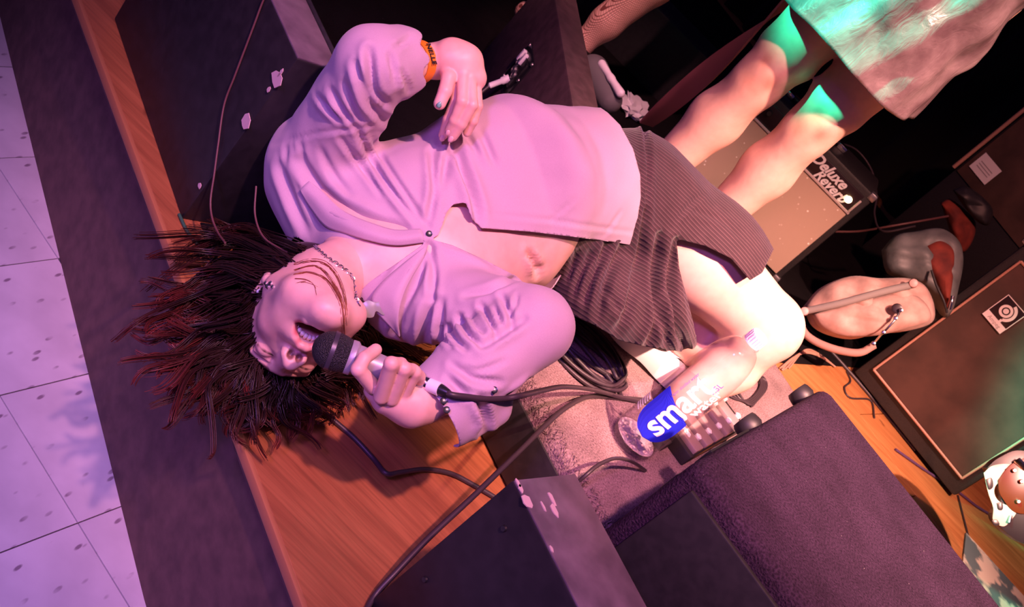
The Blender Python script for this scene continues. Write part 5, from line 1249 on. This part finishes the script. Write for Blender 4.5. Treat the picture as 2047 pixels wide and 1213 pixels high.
# neck chain
M_ch = M_chrome
cp = [surf(head, x, y, 1.3, 2.0, .003) for x, y in smooth_poly([(629,493),(650,512),(676,530),(697,546),(706,560),(708,578),(711,596),(717,606)], 7, False)]
L_ = [0]; 
for a, b in zip(cp, cp[1:]): L_.append(L_[-1]+(b-a).length)
N_ = int(L_[-1]/.0056); bm = bmesh.new()
for i in range(N_+1):
    s_ = L_[-1]*i/N_; j = min(max(k for k in range(len(L_)) if L_[k] <= s_+1e-9), len(cp)-2); c = cp[j].lerp(cp[j+1], (s_-L_[j])/max(L_[j+1]-L_[j],1e-6))
    ax = (cp[j+1]-cp[j]).normalized(); nv = (CAMP-c).normalized(); nv = (nv-ax*nv.dot(ax)).normalized(); sd_ = ax.cross(nv)
    if i % 2: nv, sd_ = sd_, nv
    bm_tube(bm, [c+ax*math.cos(a)*.0042+sd_*math.sin(a)*.0030 for a in [2*math.pi*q/10 for q in range(11)]], .0010, 5, False)
neck = put('necklace', bm, M_ch, singer, smooth=60)
M_pend = mat('translucent_pendant', (.45,.50,.42), .25); bsdf(M_pend).inputs['Transmission Weight'].default_value = .45
pd0 = surf(shirt, 738, 620, 1.3, 2.0, .034); pn = (CAMP-pd0).normalized()
po = [onplane(x, y, pd0, pn) for x, y in smooth_poly([(694,606),(710,600),(722,606),(735,600),(750,604),(764,602),(780,610),(780,624),(766,630),(752,622),(746,634),(730,634),(720,626),(704,630),(692,622)],4)]
bm = bmesh.new(); extrude_poly(bm, po, pn*.004, .0008); put('pendant', bm, M_pend, neck, smooth=40)
# earring stud cluster
for (x, y, r) in ((535,572,.0045),(541,566,.004),(545,573,.0035),(531,566,.0035)):
    c = surf(head, x, y, 1.3, 1.9, .003); bm = bmesh.new(); bmesh.ops.create_icosphere(bm, subdivisions=1, radius=r, matrix=Matrix.Translation(c)); put('earring', bm, M_chrome, singer)
c = surf(head, 518, 583, 1.3, 1.9, .001); bm = bmesh.new(); bmesh.ops.create_icosphere(bm, subdivisions=2, radius=.0045, matrix=Matrix.Translation(c)); put('in_ear_monitor', bm, M_whitepl, singer, smooth=True)

# ================================================================== MICROPHONE
mc = thing('microphone', 'handheld vocal microphone with black ball grille and grey body, held at the singer\'s mouth', 'microphone', MIC0)
ML = (MIC1-MIC0).length
M_mgrille = mat('black_windscreen', (.012,.012,.014), .6); v = texcoord(M_mgrille); vo = nd(M_mgrille, 'ShaderNodeTexVoronoi'); vo.inputs['Scale'].default_value = 520; lk(M_mgrille, v, vo.inputs['Vector']); bump(M_mgrille, vo.outputs['Distance'], .9, .002)
M_mbody = mat('grey_metal_body', (.40,.37,.41), .40, .25)
R0 = .0268
prof = [(0,-R0*1.02)]+[(R0*math.sin(a), -R0*math.cos(a)*1.02) for a in [math.pi*k/20 for k in range(1,11)]]+[(R0*1.02,.002),(R0*.97,.014),(R0*.86,.024),(0,.024)]
lathe('ball_grille', prof, 40, MIC0, mdir, M_mgrille, mc)
lathe('grille_band', [(R0*1.00,-.0035),(R0*1.045,-.003),(R0*1.045,.003),(R0*1.0,.0035)], 40, MIC0, mdir, mat('dark_band', (.07,.06,.08), .35, .4), mc)
lathe('collar', [(0,.022),(R0*.84,.022),(R0*.90,.024),(R0*.90,.031),(R0*.80,.034),(0,.034)], 36, MIC0, mdir, M_mbody, mc)
lathe('handle', [(0,.032),(R0*.76,.032),(R0*.74,.045),(R0*.62,.08),(R0*.50,ML-.004),(R0*.46,ML),(0,ML)], 36, MIC0, mdir, M_mbody, mc)
cxl = thing('cable_connector', 'chrome cable connector wrapped in white tape, plugged into the microphone', 'connector', MIC1)
xd = (XL1-MIC1).normalized(); XLn = (XL1-MIC1).length
lathe('shell', [(0,-.006),(.0098,-.006),(.0098,.008),(.0092,.009),(.0092,XLn*.30),(0,XLn*.30)], 30, MIC1, xd, M_chrome, cxl)
lathe('tape_wrap', [(0,XLn*.26),(.0098,XLn*.26),(.0098,XLn*.72),(0,XLn*.72)], 30, MIC1, xd, M_white, cxl)
lathe('strain_relief', [(0,XLn*.70),(.0085,XLn*.70),(.0075,XLn*.86),(.0055,XLn*1.05),(.0045,XLn*1.12),(0,XLn*1.12)], 24, MIC1, xd, M_blackp, cxl)

def over(x, y, off=.007):
    c = surf(shirt, x, y, 1.25, 2.0, off); d = (c-CAMP).length; q = P(x, y, 1.0); return c
cable('microphone_cable', 'black cable from the microphone across the sleeve to the bottle', [XL1-(XL1-MIC1)*.05, XL1+(XL1-MIC1)*.25, over(935,793,.010), over(970,797), over(1010,796), over(1045,790,.010), P(1085,780,1.66), P(1130,773,1.80), Z(1190,780,cb+.03), Z(1250,796,cb+.004), Z(1300,805,cb), Z(1345,797,cb)], .0045)
# ================================================================== STANDING WOMEN (cut by the top of the frame)
def finish_body(name, f, lo, hi, h, parent, m, colf=None):
    V_, Q_ = mesh_sdf(f, lo, hi, h); me = to_mesh(name, V_, Q_); vcol(me, np.tile(skin0,(len(V_),1)) if colf is None else colf(V_)); return put(name, me, m, parent, smooth=True)
# ---- woman in the leather skirt, standing on the back of the carpeted cabinet
w1 = thing('person', 'standing woman in a short wrinkled leather skirt, bare knees, behind the singer', 'person', (.12,2.38,BZ))
KA = A3((.188,2.393,.70)); KB = A3((.032,2.386,.70))
s1f = SDF()
for K, x in ((KA,1),(KB,-1)):
    hip = A3((.115+.085*x, 2.40, 1.13)); ank_ = K+A3((.012*x,.045,-.455)); calf = K+A3((.006*x,.045,-.17)); shin = K+A3((.0,.015,-.10))
    s1f.chain([hip, K+A3((0,.012,.06))], [.094,.068], .03).cap(K+A3((0,.005,.035)), K+A3((0,.006,-.035)), .060,.053,.03)
    s1f.ell(K+A3((0,-.032,.005)), (.034,.030,.040), k=.03)
    s1f.chain([K+A3((0,.012,-.03)), calf, ank_], [.054,.060,.036], .03); s1f.cap(K+A3((0,-.012,-.06)), ank_+A3((0,-.010,.06)), .034,.026,.03)
    s1f.chain([ank_, ank_+A3((0,-.01,-.04)), ank_+A3((.02*x,-.12,-.068))], [.036,.036,.026], .02).cap(ank_+A3((.02*x,-.12,-.068)), ank_+A3((.03*x,-.17,-.076)), .030,.018,.015)
PC = A3((.115,2.40,1.13))
s1f.tube([(PC+A3((0,0,-.06)),(0,-1,0),.165,.105),(PC+A3((0,0,.06)),(0,-1,0),.160,.105),(PC+A3((0,.01,.22)),(0,-1,0),.125,.095),(PC+A3((0,.0,.40)),(0,-1,0),.145,.105),(PC+A3((0,.015,.50)),(0,-1,0),.165,.075)], .04)
NK1 = PC+A3((0,.02,.53)); HD1 = PC+A3((0,-.01,.70))
s1f.cap(NK1, HD1+A3((0,.01,-.06)), .050,.046,.02).ell(HD1, (.072,.09,.112), k=.02).ell(HD1+A3((0,-.03,-.06)), (.055,.062,.062), k=.03).cap(HD1+A3((0,-.085,.0)), HD1+A3((0,-.105,-.025)), .009,.012,.01)
for x in (-1,1):
    sh_ = PC+A3((.175*x,.02,.47)); el_ = PC+A3((.235*x,.02,.20)); wr_ = PC+A3((.10*x,-.20,.10))
    s1f.chain([sh_, el_, wr_], [.048,.036,.026], .02).ell(HD1+A3((.074*x,.01,-.01)), (.010,.02,.03), k=.006).ell(HD1+A3((.028*x,-.083,.012)), (.014,.010,.010), k=.004)
    for q in range(4): s1f.chain([wr_+A3((-.01*x,-.03,.0)), wr_+A3((-.03*x+.0*q,-.075-.004*q,.030-.018*q)), wr_+A3((-.055*x,-.085,.012-.018*q))], [.011,.009,.007], .006)
    s1f.chain([wr_, wr_+A3((-.012*x,-.05,0))], [.026,.028], .015).chain([wr_+A3((0,-.03,.03)), wr_+A3((-.02*x,-.07,.05)), wr_+A3((-.04*x,-.09,.045))], [.012,.010,.008], .006)
def col1(V):
    c = np.tile(A3((.74,.47,.36)), (len(V),1))
    for K in (KA,KB):
        for dx, dz, r, a in ((-.020,.022,.016,.65),(.018,-.008,.018,.60),(-.018,-.040,.020,.45),(.010,-.045,.014,.4)):
            d_ = np.linalg.norm((V-(K+A3((dx,-.055,dz))))*A3((1,.6,1)), axis=1); w_ = np.exp(-(d_/r)**2)*a; c = c*(1-w_[:,None])+A3((.40,.13,.08))*w_[:,None]
    return c
finish_body('body', s1f, A3((-.35,2.0,.12)), A3((.6,2.65,2.0)), .0066, w1, skin_mat('warm_skin'), col1)
# leather skirt: a slightly flared tube with pressed wrinkles and a hem edge
M_leather = mat('maroon_leather', (.15,.075,.085), .30, spec=.8); v = texcoord(M_leather, (1,1,1)); n_, r_3 = noise_mix(M_leather, v, 16, (.10,.060,.066), (.21,.15,.155), .35, .68, 6)
wr = nd(M_leather, 'ShaderNodeTexNoise'); wr.inputs['Scale'].default_value = 42; wr.inputs['Detail'].default_value = 7; wr.inputs['Distortion'].default_value = 1.6; lk(M_leather, texcoord(M_leather, (1,1,.45)), wr.inputs['Vector']); bump(M_leather, wr.outputs['Fac'], .45, .006)
SC = A3((.125,2.36,0)); NV1, NH = 150, 60; sv_ = []
for i in range(NH+1):
    f = i/NH; z = .838+f*.40; a_ = .188-.030*f; b_ = .140-.022*f
    for j in range(NV1):
        an = 2*math.pi*j/NV1; wz = .003*math.sin(an*7+4*f)*(1-f*.5)+.003*math.sin(an*13-9*f+1.3)+.008*math.sin(an*4+14*f+2)*math.exp(-((f-.55)/.3)**2)
        wz += .009*math.exp(-((f-.34-.10*math.sin(an*2+.5))/.06)**2)*(.5+.5*math.sin(an*3+.8))
        sv_.append((SC[0]+(a_+wz)*math.cos(an), SC[1]+(b_+wz)*math.sin(an), z+.006*math.sin(an*3+1)*(1-f)+.035*math.cos(an-.2)*0))
q_ = []
for i in range(NH):
    for j in range(NV1): q_.append((i*NV1+j, i*NV1+(j+1)%NV1, (i+1)*NV1+(j+1)%NV1, (i+1)*NV1+j))
ls = put('leather_skirt', to_mesh('leather_skirt', np.array(sv_), np.array(q_)), M_leather, w1, smooth=True); md = ls.modifiers.new('cloth', 'SOLIDIFY'); md.thickness = .003; md.offset = -1
# jacket above it, its front corner hanging over the skirt
M_jacket = mat('dark_plum_jacket', (.060,.028,.045), .6); n_, r_3 = noise_mix(M_jacket, texcoord(M_jacket), 22, (.045,.020,.034), (.08,.038,.06)); bump(M_jacket, n_.outputs['Fac'], .3, .004)
jf = SDF(); jf.tube([(PC+A3((0,-.01,-.02)),(0,-1,0),.195,.150),(PC+A3((0,0,.12)),(0,-1,0),.170,.135),(PC+A3((0,.0,.40)),(0,-1,0),.165,.125),(PC+A3((0,.015,.50)),(0,-1,0),.18,.09)], .04)
for x in (-1,1):
    sh_ = PC+A3((.175*x,.02,.47)); el_ = PC+A3((.235*x,.02,.20)); wr_ = PC+A3((.10*x,-.20,.10)); jf.chain([sh_, el_, el_*.15+wr_*.85], [.062,.052,.044], .03)
V_, Q_ = mesh_sdf(jf, A3((-.35,2.0,.95)), A3((.6,2.65,1.8)), .008)
gz = np.minimum(V_[:,2]-(1.135+.02*np.sin(V_[:,0]*30)), np.where(np.linalg.norm((V_-HD1)[:,:2],axis=1) < .075, 1.64-V_[:,2], 9))
V_, T_ = clip_mesh(V_, Q_, gz*1.0+1e-6); jo = put('jacket', to_mesh('jacket', V_, T_), M_jacket, w1, smooth=True); md = jo.modifiers.new('cloth', 'SOLIDIFY'); md.thickness = .004; md.offset = -1
hs = SDF(); hs.ell(HD1+A3((0,.02,.025)), (.088,.092,.110), k=.03).cap(HD1+A3((0,.06,-.02)), HD1+A3((0,.07,-.20)), .070,.05,.03).ell(HD1+A3((0,-.11,-.03)), (.065,.07,.10), k=.01, sub=True)
V_, Q_ = mesh_sdf(hs, HD1-.35, HD1+.2, .007); me = to_mesh('hair', V_, Q_); vcol(me, np.tile(A3((.02,.012,.010)),(len(V_),1))); put('hair', me, M_hair, w1, smooth=True)
for K, x in ((KA,1),(KB,-1)):
    a0 = K+A3((.012*x,.045,-.455)); bt_ = SDF(); bt_.cap(a0+A3((0,.0,-.052)), a0+A3((.03*x,-.165,-.072)), .044,.030,.02).cap(a0+A3((0,0,-.055)), a0+A3((0,0,.05)), .046,.044,.02)
    V_, Q_ = mesh_sdf(bt_, a0-.26, a0+.2, .006); V_[:,2] = np.maximum(V_[:,2], BZ+.002); put('shoe', to_mesh('shoe', V_, Q_), M_rubber, w1, smooth=True)
# ---- woman in fishnets far behind : one foot and calf in view
w2 = thing('person', 'woman in fishnet stockings at the top edge, one ankle with a black strap showing', 'person', (-.42,3.33,0))
AN = A3(P(1160,90,3.42)); CF = A3(P(1262,2,3.36)); CF = AN+(CF-AN)*1.45; KN2 = AN+(CF-AN)*2.0+A3((0,-.02,.06)); HP2 = KN2+A3((-.02,.10,.43))
s2 = SDF(); s2.chain([AN, AN+(CF-AN)*.35, CF, KN2, HP2], [.036,.050,.070,.062,.098], .03)
TO = A3(P(1138,148,3.38)); HE = A3(P(1140,92,3.46))
s2.cap(AN, A3((HE[0],HE[1],.055)), .038,.040,.02).chain([A3((HE[0],HE[1],.05)), A3((AN[0]+.05,AN[1]-.05,.06)), A3((AN[0]+.13,AN[1]-.07,.035))], [.040,.042,.026], .02)
O2 = A3((.0-.22,.06,0)); AN2 = AN+O2; s2.chain([AN2, AN2+A3((0,.03,.22)), AN2+A3((.02,-.01,.42)), HP2+A3((-.17,0,0))], [.036,.070,.062,.098], .03); s2.chain([AN2+A3((0,.02,-.08)), AN2+A3((.10,-.06,-.10))], [.038,.026], .02)
PC2 = HP2+A3((-.085,0,.06))
s2.tube([(PC2+A3((0,0,-.06)),(0,-1,0),.16,.11),(PC2+A3((0,0,.08)),(0,-1,0),.155,.11),(PC2+A3((0,0,.24)),(0,-1,0),.12,.09),(PC2+A3((0,0,.46)),(0,-1,0),.16,.09)], .04)
HD2 = PC2+A3((0,0,.72)); s2.cap(PC2+A3((0,0,.5)), HD2+A3((0,0,-.05)), .05,.046,.02).ell(HD2, (.075,.09,.112), k=.02)
for x in (-1,1): s2.chain([PC2+A3((.175*x,0,.45)), PC2+A3((.22*x,.02,.17)), PC2+A3((.20*x,-.12,-.02))], [.046,.036,.028], .02).ell(PC2+A3((.195*x,-.16,-.06)), (.022,.045,.035), k=.02)
M_fish = skin_mat('fishnet_skin', .55)
nt = M_fish.node_tree; mp = texcoord(M_fish, (1,1,1)); ch = nd(M_fish, 'ShaderNodeTexBrick'); ch.offset = .5; ch.inputs['Scale'].default_value = 60; ch.inputs['Mortar Size'].default_value = .035; ch.inputs['Color1'].default_value = (1,1,1,1); ch.inputs['Color2'].default_value = (1,1,1,1); ch.inputs['Mortar'].default_value = (.25,.12,.12,1)
rv = nd(M_fish, 'ShaderNodeMapping'); rv.inputs['Rotation'].default_value = (.9,.5,.78); lk(M_fish, mp, rv.inputs['Vector']); lk(M_fish, rv.outputs['Vector'], ch.inputs['Vector'])
old = bsdf(M_fish).inputs['Base Color'].links[0].from_socket; lk(M_fish, mixc(M_fish, old, ch.outputs['Color'], 1.0, 'MULTIPLY'), bsdf(M_fish).inputs['Base Color'])
finish_body('body', s2, A3((-.95,3.0,.005)), A3((.05,3.8,2.2)), .0085, w2, M_fish)
lathe('ankle_strap', [(.040,-.008),(.047,-.006),(.047,.006),(.040,.008)], 24, Vector(AN), Vector(un(CF-AN)), M_rubber, w2)
q0_ = A3(P(1203,128,3.30)); q1_ = A3(P(1240,186,3.24))
bt_ = SDF(); bt_.chain([A3((AN[0]+.035,AN[1]-.04,.050)), A3((AN[0]+.11,AN[1]-.075,.045)), A3((AN[0]+.19,AN[1]-.10,.035))], [.048,.048,.034], .03).cap(q0_+A3((-.01,.03,-.045)), q1_+A3((-.01,.03,-.05)), .052,.040,.03)
M_gshoe = mat('dark_grey_shoe', (.11,.11,.115), .7)
V_, Q_ = mesh_sdf(bt_, AN-.28, AN+.35, .006); V_[:,2] = np.maximum(V_[:,2], .003); put('shoe', to_mesh('shoe', V_, Q_), M_gshoe, w2, smooth=True)
st_ = SDF(); st_.chain([q0_, (q0_+q1_)/2, q1_], [.014,.010,.015], .015); V_, Q_ = mesh_sdf(st_, np.minimum(q0_,q1_)-.05, np.maximum(q0_,q1_)+.05, .004)
put('shoe_stripe', to_mesh('shoe_stripe', V_, Q_), M_shoe, w2, smooth=True)
dk = SDF(); dk.tube([(PC2+A3((0,0,-.30)),(0,-1,0),.22,.17),(PC2+A3((0,0,.08)),(0,-1,0),.17,.125),(PC2+A3((0,0,.24)),(0,-1,0),.135,.105),(PC2+A3((0,0,.46)),(0,-1,0),.175,.105)], .04)
V_, Q_ = mesh_sdf(dk, PC2-.5, PC2+.62, .009); V_, T_ = clip_mesh(V_, Q_, V_[:,2]-(PC2[2]-.28)); put('black_dress', to_mesh('black_dress', V_, T_), M_jacket, w2, smooth=True)
